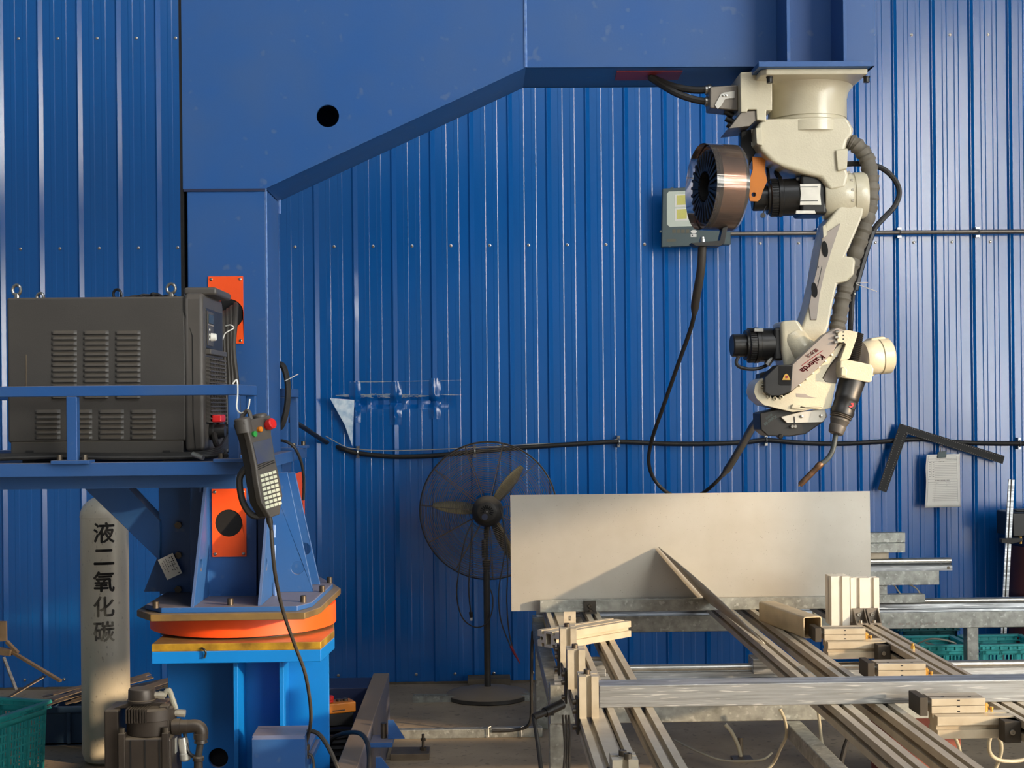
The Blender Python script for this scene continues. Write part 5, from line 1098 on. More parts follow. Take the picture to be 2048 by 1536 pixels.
# ------------------------------------------------------------------ hoses under the table
HO = [
    ('clear air hose dangling below the near bar left of the brace', [(1560, 1418, 5.3), (1570, 1440, 5.3), (1573, 1470, 5.32), (1560, 1500, 5.35), (1548, 1525, 5.4), (1530, 1545, 5.4)], .006),
    ('clear air hose hanging straight between the right table profiles', [(1636, 1418, 5.2), (1640, 1450, 5.2), (1645, 1490, 5.2), (1658, 1545, 5.2)], .006),
    ('clear air hose loop hanging under the nearest clamp', [(1985, 1462, 4.3), (1978, 1490, 4.3), (1985, 1512, 4.32), (2010, 1522, 4.34), (2050, 1518, 4.36), (2080, 1490, 4.36)], .006),
    ('second clear hose crossing the loop under the nearest clamp', [(1994, 1465, 4.34), (2003, 1490, 4.34), (2000, 1515, 4.35), (1988, 1545, 4.36)], .006),
    ('pair hose coming down beside the maroon box', [(1905, 1466, 4.5), (1915, 1485, 4.5), (1920, 1505, 4.5), (1918, 1530, 4.5)], .006),
    ('clear hose curving out over the floor bracket', [(1450, 1448, 6.3), (1462, 1462, 6.3), (1476, 1490, 6.3), (1482, 1512, 6.3)], .009),
    ('thin clear hose sweeping across the floor under the table', [(1350, 1480, 6.6), (1400, 1505, 6.4), (1450, 1521, 6.3), (1520, 1520, 6.2), (1545, 1505, 6.2)], .005),
    ('clear hose draped from the galvanised tube behind the upright profile', [(1787, 1168, 7.13), (1797, 1182, 7.13), (1806, 1196, 7.13)], .004),
    ('thin clear hose arching behind the flat bar end', [(1818, 1168, 7.14), (1834, 1178, 7.14), (1845, 1196, 7.13)], .004),
    ('clear hose standing by the leg under the tall uprights', [(1628, 1222, 7.0), (1632, 1240, 7.0), (1636, 1262, 7.0)], .008),
    ('black hose dropping to the floor between the right profiles', [(1700, 1470, 5.4), (1690, 1495, 5.4), (1680, 1540, 5.4)], .010),
    ('white hose bundle lying over the teal crate', [(1835, 1288, 7.5), (1860, 1278, 7.5), (1890, 1280, 7.5), (1912, 1288, 7.5), (1880, 1292, 7.5), (1850, 1285, 7.5)], .005),
]
for lb, pts, r in HO:
    o = MB().tube(WS(pts, 8), r, 10).build('air_hose', 'rubber' if lb.startswith('black') else 'hose'); tag(o, lb, 'hose')
fbk = MB().box(*(lambda p: (p.x - .04, p.x + .05, p.y - .04, p.y + .04, 0, .012))(Wz(1482, 1520, 0))).cyl(Wz(1482, 1518, 0), Wz(1482, 1518, 0) + Vector((0, 0, .10)), .012, seg=10).build('hose_stand', 'scrap'); tag(fbk, 'small steel stand on the floor holding the clear hose end', 'stand')
# black cables and grip at the left leg
gp = thing('foot_lever', 'black ribbed grip lever sticking out beside the left table leg', 'lever', tuple(W(1095, 1420, 5.3)))
MB().cyl(W(1067, 1434, 5.30), W(1092, 1424, 5.33), .013, seg=16).build('grip', 'rubber', gp)
MB().cyl(W(1090, 1425, 5.33), W(1125, 1408, 5.38), .019, seg=16).build('handle_body', 'black', gp)
MB().box(W(1097, 1430, 5.34).x, W(1108, 1430, 5.34).x, 5.33, 5.35, W(1097, 1430, 5.34).z, W(1097, 1420, 5.34).z).build('handle_clip', 'black', gp)
o = MB().tube(WS([(1068, 1434, 5.3), (1072, 1460, 5.28), (1078, 1500, 5.25), (1083, 1545, 5.2)]), .008).build('lever_cable', 'rubber', gp)
for i, (dx) in enumerate((0, 6, 12)):
    o = MB().tube(WS([(1126 + dx, 1430, 4.9), (1128 + dx, 1460, 4.9), (1130 + dx * .8, 1500, 4.9), (1126 + dx, 1560, 4.9)]), .004).build('wire_drop', 'cablebrown'); tag(o, ('leftmost', 'middle', 'rightmost')[i] + ' of three thin wires hanging below the widest left table profile', 'wire', 'thin wires under the left profile')
# floor items under and beyond the table
rbx = thing('tool_case', 'dull red steel case on the floor under the table', 'case', tuple(Wz(1815, 1500, 0)))
MB().box(1.70, 2.0, 5.9, 6.2, 0, .36).build('body', 'redpaint', rbx, bevel=.008); MB().box(1.695, 2.005, 5.895, 6.205, .36, .385).build('lid', 'redpaint', rbx, bevel=.006)
rb2 = thing('red_beam', 'dull red steel block on the floor at the lower frame edge', 'steel block', (1.12, 4.6, 0))
MB().box(1.24, 1.42, 4.35, 4.75, 0, .10).prismY([(1.26, .10), (1.40, .10), (1.38, .13), (1.28, .13)], 4.37, 4.73).build('body', 'redpaint', rb2, bevel=.005)
# ================================================================== PEDESTAL FAN
FN = thing('pedestal_fan', 'large black pedestal fan by the wall seen from behind', 'fan', (.03, 7.97, 0))
fx, fy = Wz(976, 1394, 0).x, 7.97
MB().lathe((fx, fy, 0), (0, 0, 1), [(.225, 0), (.232, .004), (.232, .024), (.225, .03), (.16, .046), (.05, .06), (.03, .064)], 56).build('base', 'fanblack', FN)
hc_ = W(976, 1022, 7.95); fc = Vector((hc_.x, 7.95, hc_.z))
MB().cyl((fx, fy, .06), (fx, fy, fc.z - .30), .0185, seg=20).cyl((fx, fy, fc.z - .30), (fx, fy, fc.z - .11), .0125, seg=16).lathe((fx, fy, fc.z - .31), (0, 0, 1), [(.0185, 0), (.023, .004), (.023, .03), (.018, .034)], 16).build('pole', 'fanblack', FN)
MB().tube([(fx - .012, fy - .02, fc.z - .16 - i * .02 + .004 * math.sin(i)) for i in range(6)], .014, 8).build('pole_tape', 'black', FN)
nfan = Vector((-.05, -1, .03)).normalized(); 
MB().cyl((fx, fy - .01, fc.z - .13), fc + Vector((0, -.02, -.06)), .016, seg=12).build('neck', 'fanblack', FN)
MB().lathe(fc - nfan * .01, nfan, [(.085, 0), (.088, .02), (.086, .06), (.076, .085), (.062, .10), (.054, .105), (.054, .115), (.048, .118)], 40).build('motor_housing', 'fanblack', FN)
gp_ = MB(); e1 = Vector((1, 0, 0)); e1 = (e1 - nfan * e1.dot(nfan)).normalized(); e2 = nfan.cross(e1); e2 = e2 if e2.z > 0 else -e2
for i in range(12):
    a = math.radians(-30 + i * 22)
    if i < 11: d = e1 * math.cos(a) + e2 * math.sin(a); gp_.bar(fc + nfan * .1085 + d * .016, fc + nfan * .1085 + d * .037, .006, .002, nfan)
gp_.build('vent_slots', mat_hole, FN)
MB().lathe(fc + nfan * .107, nfan, [(.005, 0), (.004, .004)], 8).build('centre_screw', 'steel', FN)
MB().plate(circ(0, 0, .017, 16), [], fc + nfan * .1083 - e2 * .028 - e1 * .012, e1, e2, -.0006, .0006).build('rating_label', 'lcdblue', FN)
# blades
yb_ = fc - nfan * .075
for ang in (52, 174, 296):
    a = math.radians(ang); d = e1 * math.cos(a) + e2 * math.sin(a); tdir = nfan.cross(d); rows = []
    for i in range(13):
        t = i / 12; r = .05 + .265 * t; ch = .030 * math.sin(math.pi * (0.18 + .78 * t)) + .008; tw = math.radians(64 - 14 * t)
        u2 = tdir * math.cos(tw) + nfan * math.sin(tw); rows.append([yb_ + d * r + u2 * (ch * 1.6 * s_) + nfan * (.012 * (1 - s_ * s_)) for s_ in (-1, -.5, 0, .5, 1)])
    vs = [p for r_ in rows for p in r_]; mb = MB(); mb.add(vs, [(i * 5 + j, i * 5 + j + 1, i * 5 + j + 6, i * 5 + j + 5) for i in range(12) for j in range(4)])
    o = mb.build('blade', 'fanblade', FN); s2_ = o.modifiers.new('s', 'SOLIDIFY'); s2_.thickness = .003
MB().lathe(yb_ + nfan * .03, -nfan, [(.05, 0), (.055, .01), (.055, .05), (.03, .065)], 28).build('blade_hub', 'fanblack', FN)
RC = .388
def cage(sgn, name, nr):
    mb = MB(); base = fc - nfan * .075
    def h(r): return sgn * (.115 * math.sqrt(max(0, 1 - (r / RC) ** 2.4)) )
    for i in range(nr):
        r = .10 + (RC - .10) * (i + .5) / nr; mb.ring(base + nfan * h(r), nfan, r, .0015, 72, 4)
    for i in range(11):
        a = 2 * math.pi * (i + .35) / 11; d = e1 * math.cos(a) + e2 * math.sin(a)
        mb.tube([base + d * r + nfan * (h(r) + sgn * .003) for r in [.07 + (RC - .07) * k / 10 for k in range(11)]], .0022, 5)
    mb.build(name, 'fanwire', FN)
cage(1, 'rear_cage', 30); cage(-1, 'front_cage', 24)
MB().ring(fc - nfan * .075, nfan, RC, .0042, 96, 7).build('cage_rim', 'fanblack', FN)
MB().tube(WS([(945, 1045, 7.84), (932, 1075, 7.83), (920, 1130, 7.83), (914, 1190, 7.84), (925, 1235, 7.86), (950, 1254, 7.88), (972, 1248, 7.92), (984, 1225, 7.95), (986, 1195, 7.97), (978, 1172, 7.98)]), .0035).build('power_cord', 'cablebrown', FN)
pk = thing('mains_plug', 'white tipped mains plug hanging on its cord from the fan', 'plug', tuple(W(943, 1235, 7.84)))
MB().tube(WS([(945, 1050, 7.84), (941, 1110, 7.83), (938, 1180, 7.83), (942, 1225, 7.84)]), .0035).build('cord', 'cablebrown', pk); MB().cyl(W(942, 1224, 7.84), W(943, 1235, 7.84), .011, .009, 12).build('plug_body', 'black', pk); MB().cyl(W(943, 1235, 7.84), W(943, 1241, 7.84), .007, seg=10).build('plug_tip', 'white', pk)
ct = thing('clip_leads', 'pair of thin leads hanging right of the fan with a red clip', 'lead', tuple(W(1020, 1290, 7.80)))
MB().tube(WS([(1000, 1015, 7.80), (1008, 1050, 7.80), (1009, 1110, 7.80), (998, 1180, 7.80), (1002, 1240, 7.80), (1022, 1294, 7.80)]), .0035).tube(WS([(1004, 1020, 7.82), (1010, 1070, 7.81), (1016, 1130, 7.81), (1014, 1200, 7.81), (1018, 1260, 7.81), (1026, 1297, 7.8)]), .0035).build('leads', 'cablebrown', ct)
MB().tube([W(1022, 1292, 7.8), W(1030, 1308, 7.8), W(1040, 1326, 7.8)], [.008, .007, .003], 8).build('red_clip', 'redink', ct)

# ================================================================== GAS CYLINDER
GC = thing('gas_cylinder', 'tall silver gas cylinder stencilled with black characters', 'gas cylinder', (-1.735, 6.66, 0))
gcx, gcy, gr = W(210, 1150, 6.66).x, 6.66, .1095
zt_ = W(210, 1032, 6.66).z; ztop = W(210, 992, 6.62).z
prof = [(.080, .0), (.098, .012), (gr, .045), (gr, zt_)] + [(gr * math.cos(t), zt_ + (ztop - zt_) * math.sin(t)) for t in [math.pi / 2 * k / 10 * .86 for k in range(1, 11)]] + [(.030, ztop + .01), (.030, ztop + .05)]
MB().lathe((gcx, gcy, 0), (0, 0, 1), prof, 64).build('shell', 'cyl', GC)
MB().lathe((gcx, gcy, ztop + .05), (0, 0, 1), [(.038, 0), (.038, .015), (.02, .018), (.02, .05)], 20).build('valve_neck', 'gold', GC)
MB().lathe((gcx, gcy, zt_ - .004), (0, 0, 1), [(gr + .0008, 0), (gr + .0012, .004), (gr + .0004, .008)], 64, cap=False).build('shoulder_seam', 'cyl', GC)
for k, (ch, py) in enumerate(zip('液二氧化碳', (1069, 1117, 1167, 1217, 1267))):
    vs, fs = text_mesh(ch, .100, thick=.0022)
    me = bpy.data.meshes.new('t'); me.from_pydata([(v.x * 1.0, v.y, 0) for v in vs], [], fs); bm = bmesh.new(); bm.from_mesh(me)
    for q in range(-7, 8):
        bmesh.ops.bisect_plane(bm, geom=bm.verts[:] + bm.edges[:] + bm.faces[:], plane_co=(q * .008, 0, 0), plane_no=(1, 0, 0))
    th0 = -math.pi / 2 + math.asin(max(-1, min(1, (W(209, py, 6.56).x - gcx) / gr)))
    # face the viewer: centre the sign on the side turned to the camera
    mb = MB(); bm.verts.ensure_lookup_table(); bm.verts.index_update(); zc = W(209, py, 6.55).z
    mb.add([(gcx + (gr + .0012) * math.cos(th0 + v.co.x / gr), gcy + (gr + .0012) * math.sin(th0 + v.co.x / gr), zc + v.co.y) for v in bm.verts], [tuple(v.index for v in f.verts) for f in bm.faces])
    bm.free(); bpy.data.meshes.remove(me); mb.build('stencil_character', ('stencil', 'stencil', 'stencil', 'worn2', 'worn')[k], GC, smooth=0)

# ================================================================== SERVO MOTOR IN THE FOREGROUND
SM = thing('floor_servo_motor', 'brown grey upright servo motor with elbow conduit before the gas cylinder', 'servo motor', tuple(W(290, 1560, 4.55)))
ym = 4.55; mc = W(291, 1470, ym); mx0, mx1 = W(236, 1500, ym - .1).x, W(338, 1500, ym - .1).x; cx_ = (mx0 + mx1) / 2; hw = (mx1 - mx0) / 2
zz = lambda py: W(291, py, ym - .08).z
MB().box(cx_ - hw * 1.05, cx_ + hw * 1.05, ym - hw, ym + hw, .25, zz(1476)).build('stator_body', 'motor', SM, bevel=.012, seg=3)
for dx in (-hw * .92, hw * .80):
    MB().box(cx_ + dx - .010, cx_ + dx + .012, ym - hw - .006, ym - hw + .02, .25, zz(1466)).build('corner_post', 'motor', SM, bevel=.003); MB().cyl((cx_ + dx, ym - hw + .006, zz(1466)), (cx_ + dx, ym - hw + .006, zz(1456)), .010, seg=10).build('post_bolt', 'bolt', SM)
for dx in (-.045, .0, .045): MB().box(cx_ + dx - .002, cx_ + dx + .002, ym - hw - .002, ym - hw + .002, .25, zz(1480)).build('stator_groove', 'black', SM)
MB().lathe((cx_ + .004, ym, zz(1478)), (0, 0, 1), [(hw * .92, 0), (hw * .98, .006), (hw * .98, zz(1446) - zz(1478)), (hw * 1.02, zz(1445) - zz(1478)), (hw * 1.0, zz(1424) - zz(1478)), (hw * .92, zz(1420) - zz(1478))], 40).build('end_shield', 'motor', SM)
fr = MB()
for i in range(8): x = W(252 + i * 5.6, 1430, ym - hw).x; fr.box(x, x + .0045, ym - hw * 1.0 - .004, ym - .01, zz(1446), zz(1419))
fr.build('cooling_fins', 'motor', SM)
MB().box(W(217, 1500, ym).x, W(246, 1500, ym).x, ym - .05, ym + .09, .25, zz(1424)).build('terminal_block', 'motor', SM, bevel=.006)
MB().box(W(325, 1500, ym).x, W(346, 1500, ym).x, ym - .05, ym + .07, zz(1470), zz(1416)).build('terminal_block', 'motor', SM, bevel=.006)
MB().prismY(PL([(226, 1417), (256, 1406), (330, 1406), (338, 1413), (322, 1417)], ym - .02), ym - .02, ym + .06).build('encoder_plate', 'motor', SM, bevel=.002)
MB().lathe((W(286, 1400, ym).x, ym - .01, zz(1411)), (0, 0, 1), [(.046, 0), (.046, .006), (.043, .008), (.042, zz(1387) - zz(1411)), (.040, zz(1385) - zz(1411))], 36).build('encoder_cap', 'motor', SM)
def fitting(a, b, r, nm='air_fitting', m='alu'): MB().cyl(W(*a, ym - .01), W(*b, ym - .01), r, seg=8).build(nm, m, SM)
fitting((309, 1390), (319, 1390), .011); fitting((318, 1390), (330, 1391), .013); fitting((345, 1426), (356, 1426), .011); fitting((355, 1426), (371, 1427), .012)
MB().tube(WS([(328, 1391, ym - .01), (338, 1380, ym - .01), (346, 1400, ym - .01), (352, 1418, ym - .01)], 5), .0085, 10).build('air_line', 'hose', SM)
MB().cyl(W(346, 1454, ym - .02), W(362, 1453, ym - .02), .026, seg=24).cyl(W(361, 1453, ym - .02), W(376, 1453, ym - .02), .022, seg=24).build('conduit_nut', 'motor', SM)
MB().tube(WS([(375, 1453, ym - .02), (392, 1452, ym - .02), (402, 1458, ym - .02), (404, 1470, ym - .02)], 6), .021, 18).build('conduit_elbow', 'motor', SM)
MB().lathe(W(402, 1466, ym - .02), (0, 0, -1), [(.023, 0), (.023, .018), (.019, .02), (.022, .03), (.014, .034)], 20).build('elbow_nut', 'motor', SM)
MB().tube([W(402, 1474, ym - .02), W(400, 1495, ym - .02), W(397, 1514, ym - .02)], .011, 12).build('conduit_pipe', 'cablebrown', SM)
MB().lathe(W(397, 1512, ym - .02), (0, 0, -1), [(.015, 0), (.018, .004), (.018, .014), (.014, .016), (.014, .05), (.017, .052), (.017, .10)], 18).build('conduit_gland', 'motor', SM)
MB().tube(WS([(368, 1440, ym + .02), (371, 1475, ym), (378, 1505, ym - .01), (394, 1516, ym - .02)], 6), .006).build('sense_cable', 'black', SM)
MB().lathe(W(366, 1475, ym), (.12, 0, -1), [(.014, 0), (.016, .01), (.016, .05), (.018, .052), (.018, .07), (.012, .075)], 14).build('signal_plug', 'silver', SM)
MB().prismX([(ym - .03, zz(1516)), (ym + .0, zz(1516)), (ym + .0, zz(1485)), (ym - .03, zz(1485))], cx_ + hw * 1.05, cx_ + hw * 1.05 + .002).build('rating_plate', 'silver', SM)
MB().box(cx_ - hw * 1.25, cx_ + hw * 1.25, ym - hw * 1.2, ym + hw * 1.2, 0, .25).build('gearbox', 'motor', SM, bevel=.012)

# ================================================================== CRATES AND SCRAP AT THE LEFT
def crate(name, label, X, Lx, Ly, H, m, cat='crate', rows=7, rim=True, group=None):
    t = thing(name, label, cat, tuple(X.translation), group)
    def wall_(p, u, L, slope):
        mb = MB(X); u = Vector(u); p = Vector(p); n = u.cross(Vector((0, 0, 1))) * .004; up = Vector((0, 0, 1)) + slope * u.cross(Vector((0, 0, 1)))
        hs = [.02 + (H - .075) * i / rows for i in range(rows + 1)]
        def bd(a0, a1, z0, z1):
            q = [p + u * a0 + up * z0, p + u * a1 + up * z0, p + u * a1 + up * z1, p + u * a0 + up * z1]; mb.add(q + [v - n for v in q], [(0, 1, 2, 3), (7, 6, 5, 4), (0, 4, 5, 1), (1, 5, 6, 2), (2, 6, 7, 3), (3, 7, 4, 0)])
        bd(0, L, 0, .02); bd(0, L, H - .058, H)
        for z in hs: bd(0, L, z - .004, z + .004)
        nb = max(3, int(L / .13)); 
        for i in range(nb + 1): a = min(max(L * i / nb - .009, 0), L - .018); bd(a, a + .018, 0, H)
        k = int(L / .019)
        for i in range(k): a = L * i / k; bd(a, a + .0065, .02, H - .06)
        mb.build('side', m, t)
    s = .06
    wall_((0, 0, 0), (1, 0, 0), Lx, s); wall_((Lx, 0, 0), (0, 1, 0), Ly, s); wall_((Lx, Ly, 0), (-1, 0, 0), Lx, s); wall_((0, Ly, 0), (0, -1, 0), Ly, s)
    MB(X).box(0, Lx, 0, Ly, 0, .006).build('bottom', m, t)
    if rim:
        e = s * H; r = MB(X)
        for (a, b) in (((-e, -e), (Lx + e, -e)), ((Lx + e, -e), (Lx + e, Ly + e)), ((Lx + e, Ly + e), (-e, Ly + e)), ((-e, Ly + e), (-e, -e))):
            r.bar((a[0], a[1], H - .006), (b[0], b[1], H - .006), .028, .012); r.bar((a[0], a[1], H - .032), (b[0], b[1], H - .032), .022, .006)
            n_ = 7
            for i in range(n_): q = Vector((a[0], a[1], H - .02)).lerp(Vector((b[0], b[1], H - .02)), (i + .5) / n_); r.box(q.x - .008, q.x + .008, q.y - .008, q.y + .008, H - .032, H - .006)
        r.build('rim', m, t, bevel=.002)
    return t
ck = Vector((-1.985, 6.46, 0)); d1 = Vector((-.33, -.944, 0)).normalized(); d2 = Vector((d1.y, -d1.x, 0))    # d1 towards the camera, d2 to the left
X = Matrix(((-d2.x, d1.x * -1, 0, (ck + d1 * .52 + d2 * .36).x), (-d2.y, d1.y * -1, 0, (ck + d1 * .52 + d2 * .36).y), (0, 0, 1, 0), (0, 0, 0, 1)))
crate('plastic_basket', 'teal slotted plastic basket at the lower left corner', X, .36, .52, .325, 'teal', 'basket')
bc = thing('parts_bin', 'slate blue plastic bin of steel offcuts beside the gas cylinder', 'bin', (-1.95, 7.2, 0))
bx0_, bx1_, by0, by1, bh = -2.15, -1.58, 6.98, 7.4, .19
for (a, b, c_, d) in ((bx0_, bx1_, by0, by0 + .012), (bx0_, bx1_, by1 - .012, by1), (bx0_, bx0_ + .012, by0, by1), (bx1_ - .012, bx1_, by0, by1)): MB().box(a, b, c_, d, 0, bh).build('side', 'dkcrate', bc, bevel=.003)
MB().box(bx0_, bx1_, by0, by1, 0, .012).build('bottom', 'dkcrate', bc)
for x in (bx0_ + .12, bx0_ + .30, bx1_ - .14): MB().box(x, x + .018, by0 - .012, by0, .01, bh - .03).build('side_rib', 'dkcrate', bc, bevel=.003)
MB().box(bx0_ - .012, bx1_ + .012, by0 - .012, by0 + .006, bh - .03, bh).build('rim', 'dkcrate', bc, bevel=.003)
rg = random.Random(21); k = 0
for i in range(16):
    px = 30 + i * 8.6; L_ = .30 + .12 * rg.random(); a = math.radians(28 + 26 * rg.random()); y = 7.02 + .02 * i % .34
    c = Vector((bx0_ + .05 + (bx1_ - bx0_ - .1) * (i / 15), 7.05 + .26 * ((i * .37) % 1), bh + .012 + .014 * (i % 5)))
    d = Vector((math.cos(a), math.sin(a) * .8, .10 + .06 * rg.random())).normalized()
    o = MB().bar(c - d * L_ / 2, c + d * L_ / 2, .028 + .02 * rg.random(), .003, (0.1 * rg.random(), -.2 * rg.random(), 1)).build('steel_offcut', 'scrap'); tag(o, 'dull steel strip offcut piled in the blue bin', 'offcut', 'steel strip offcuts in the blue bin')
rk = thing('scrap_frame', 'bent scrap steel frame leaning behind the teal basket', 'scrap frame', (-2.35, 7.35, 0))
MB().bar(W(18, 1300, 7.35), W(122, 1362, 7.25), .022, .012).build('bent_bar', 'scrap', rk); MB().bar(W(8, 1315, 7.3), W(33, 1380, 7.2), .014, .010).build('bent_bar', 'aluraw', rk)
MB().bar(W(14, 1283, 7.36), W(36, 1306, 7.34), .020, .014).build('bent_bar', 'scrap', rk); MB().bar(W(-30, 1298, 7.36), W(24, 1305, 7.34), .05, .03).build('cross_bar', 'scrap', rk)
MB().prismY(PL([(-30, 1242), (12, 1243), (13, 1282), (-30, 1285)], 7.38), 7.38, 7.40).build('plate', 'scrap', rk); MB().bar(W(-10, 1370, 7.3), W(-8, 1300, 7.36), .03, .03).build('leg', 'scrap', rk); MB().bar(W(-25, 1470, 7.3), W(-20, 1290, 7.38), .03, .03).build('leg', 'scrap', rk)
MB().bar(W(0, 1405, 7.15), W(90, 1352, 7.3), .03, .004).build('strip', 'scrap', rk)
o = MB().box(W(262, 1380, 7.6).x, W(316, 1380, 7.6).x, 7.6, 7.75, 0, W(290, 1377, 7.6).z).build('wood_block', 'rustplate', bevel=.004); tag(o, 'low brown block on the floor behind the servo motor', 'block')

# ================================================================== THINGS ON THE WALL
FL = thing('floodlight', 'square grey floodlight with four yellow emitters fixed on the blue wall', 'floodlight', tuple(W(1390, 435, 8.3)))
yl = 8.25
def fq(px, py, y=yl): return W(px, py, y)
MB().prismY(PL([(1326, 377), (1462, 371), (1462, 489), (1324, 494)], yl), yl, yl + .05).build('housing', 'lampgrey', FL, bevel=.003)
MB().prismY(PL([(1334, 388), (1338, 383), (1446, 379), (1450, 384), (1450, 446), (1446, 450), (1340, 454), (1334, 449)], yl - .004), yl - .004, yl).build('lens', 'lampface', FL, bevel=.001)
for i in range(3):
    for j in range(2):
        x0 = 1350 + i * 31; y0 = 389 + j * 28 - i * 1.2
        e = MB().prismY(PL([(x0, y0), (x0 + 27, y0 - 1), (x0 + 27, y0 + 24), (x0, y0 + 25)], yl - .006), yl - .006, yl - .004).build('emitter_tray', 'white', FL)
        MB().prismY(PL([(x0 + 4, y0 + 2), (x0 + 24, y0 + 1), (x0 + 24, y0 + 20), (x0 + 4, y0 + 21)], yl - .0075), yl - .0075, yl - .006).build('emitter', 'yellow', e)
for i in range(4): MB().prismY(PL([(1345 + i * 9, 459), (1352 + i * 9, 458.6), (1352 + i * 9, 466), (1345 + i * 9, 466.4)], yl - .0012), yl - .0012, yl).build('faded_print', 'lampprint', FL)
MB().prismY(PL([(1334, 478.5), (1352, 478), (1352, 483), (1334, 483.5)], yl - .0012), yl - .0012, yl).build('faded_print', 'lampprint', FL)
c = fq(1388, 463.5); MB().prismY([(c.x + .018 * math.cos(t * math.pi / 10), c.z + .0105 * math.sin(t * math.pi / 10)) for t in range(20)], yl - .0016, yl).build('maker_oval', 'white', FL)
c = fq(1387.5, 471); MB().prismY([(c.x - .017, c.z - .009), (c.x + .017, c.z - .009), (c.x + .017, c.z + .009), (c.x - .017, c.z + .009)], yl - .0016, yl).build('rating_sticker', 'white', FL)
MB().prismY([(c.x - .011, c.z - .004), (c.x - .004, c.z - .004), (c.x - .004, c.z + .004), (c.x - .011, c.z + .004)], yl - .0024, yl - .0016).build('sticker_mark', 'inkdk', FL)
MB().box(fq(1360, 400).x, fq(1430, 400).x, yl + .05, WY - .022, fq(1390, 440).z - .02, fq(1390, 440).z + .02).build('wall_bracket', 'lampgrey', FL)
for px, py in ((1340, 492), (1345, 377), (1322, 463)): MB().box(fq(px, py).x - .006, fq(px, py).x + .006, yl - .002, yl + .02, fq(px, py).z - .006, fq(px, py).z + .006).build('housing_clip', 'lampgrey', FL)
# steel conduit along the wall
CN = thing('wall_conduit', 'thin grey steel conduit running level along the blue wall at right', 'conduit', tuple(W(1750, 466, 8.34)))
yc = 8.345; a, b = W(1446, 470, yc), W(2700, 456, yc); b.z = a.z = (a.z + b.z) / 2
MB().cyl(a, b, .0125, seg=16).build('pipe', 'greybox', CN)
for px in (1642, 1745, 1803, 1960, 2200, 2450):
    x = PX(px, yc); MB().ring((x, yc, a.z), (1, 0, 0), .0135, .004, 14, 6).box(x - .012, x + .012, yc + .006, WY - .001, a.z - .03, a.z - .018).box(x - .012, x + .012, yc + .006, WY - .001, a.z + .018, a.z + .03).build('pipe_clip', 'steel', CN)
# thick cable clipped along the wall
yk_ = 8.352
CB = thing('wall_cable', 'thick black cable sagging along the blue wall behind fan and robot', 'cable', tuple(W(1200, 886, yk_)))
pth = [(560, 832), (600, 850), (650, 882), (690, 899), (716, 906), (760, 911), (800, 913), (870, 911), (950, 903), (1030, 896), (1100, 891), (1180, 886), (1240, 883), (1330, 887), (1420, 887), (1490, 884), (1533, 880), (1600, 885), (1680, 887), (1760, 883), (1840, 878), (1900, 883), (1960, 886), (2060, 887), (2150, 888), (2400, 890), (2700, 893)]
MB().tube(WS([(a, b, yk_ - (.0 if a > 645 else (645 - a) * .026)) for a, b in pth], 6), .0125, 12).build('cable', 'rubber', CB)
MB().tube(WS([(a, b + 2.5, yk_ + .012 - (.0 if a > 645 else (645 - a) * .026)) for a, b in pth], 6), .008, 8).build('second_cable', 'rubber', CB)
MB().tube(WS([(652, 872, yk_), (690, 893, yk_), (716, 898, yk_), (760, 901, yk_), (840, 900, yk_), (950, 895, yk_), (1100, 887, yk_), (1180, 889, yk_), (1236, 878, yk_)], 6), .0028, 6).build('thin_white_wire', 'silver', CB)
for px, py in ((716, 904), (950, 902), (1238, 883), (1533, 880), (2040, 887), (2330, 889), (2600, 892)):
    p = W(px, py, yk_); MB().ring((p.x, yk_, p.z), (1, 0, 0), .0165, .0045, 14, 6).box(p.x - .008, p.x + .008, yk_, WY, p.z + .014, p.z + .034).box(p.x - .008, p.x + .008, yk_, WY, p.z - .034, p.z - .014).build('cable_clip', 'steel', CB)
# steel square hanging over the cable
SQ = thing('steel_square', 'black graduated steel square hooked over the wall cable', 'try square', tuple(W(1800, 850, 8.325)))
yq = 8.322
so = PL([(1800, 847), (2010, 912), (2006, 928), (1815, 868), (1773, 985), (1756, 979)], yq)
MB().prismY(so, yq, yq + .003).build('blade', 'ruler', SQ)
tk = MB()
def ticks(p, q, n, off):
    p, q = W(*p, yq - .0006), W(*q, yq - .0006); d = (q - p).normalized(); nn_ = Vector((-d.z, 0, d.x))
    for i in range(n):
        c = p.lerp(q, (i + .5) / n); l_ = .007 if i % 5 == 0 else .004; tk.add([c - d * .0013, c + d * .0013, c + d * .0013 + nn_ * l_, c - d * .0013 + nn_ * l_], [(0, 1, 2, 3)])
ticks((1806, 852), (2004, 914), 46, 0); ticks((1812, 866), (2000, 925), 44, 0); ticks((1797, 862), (1759, 976), 26, 0); ticks((1809, 866), (1770, 980), 26, 0)
tk.build('graduation_marks', 'ink', SQ)
nl_ = MB().cyl(W(1815, 868, 8.31), W(1815, 868, WY - .03), .004, seg=8).build('nail', 'steel', SQ)
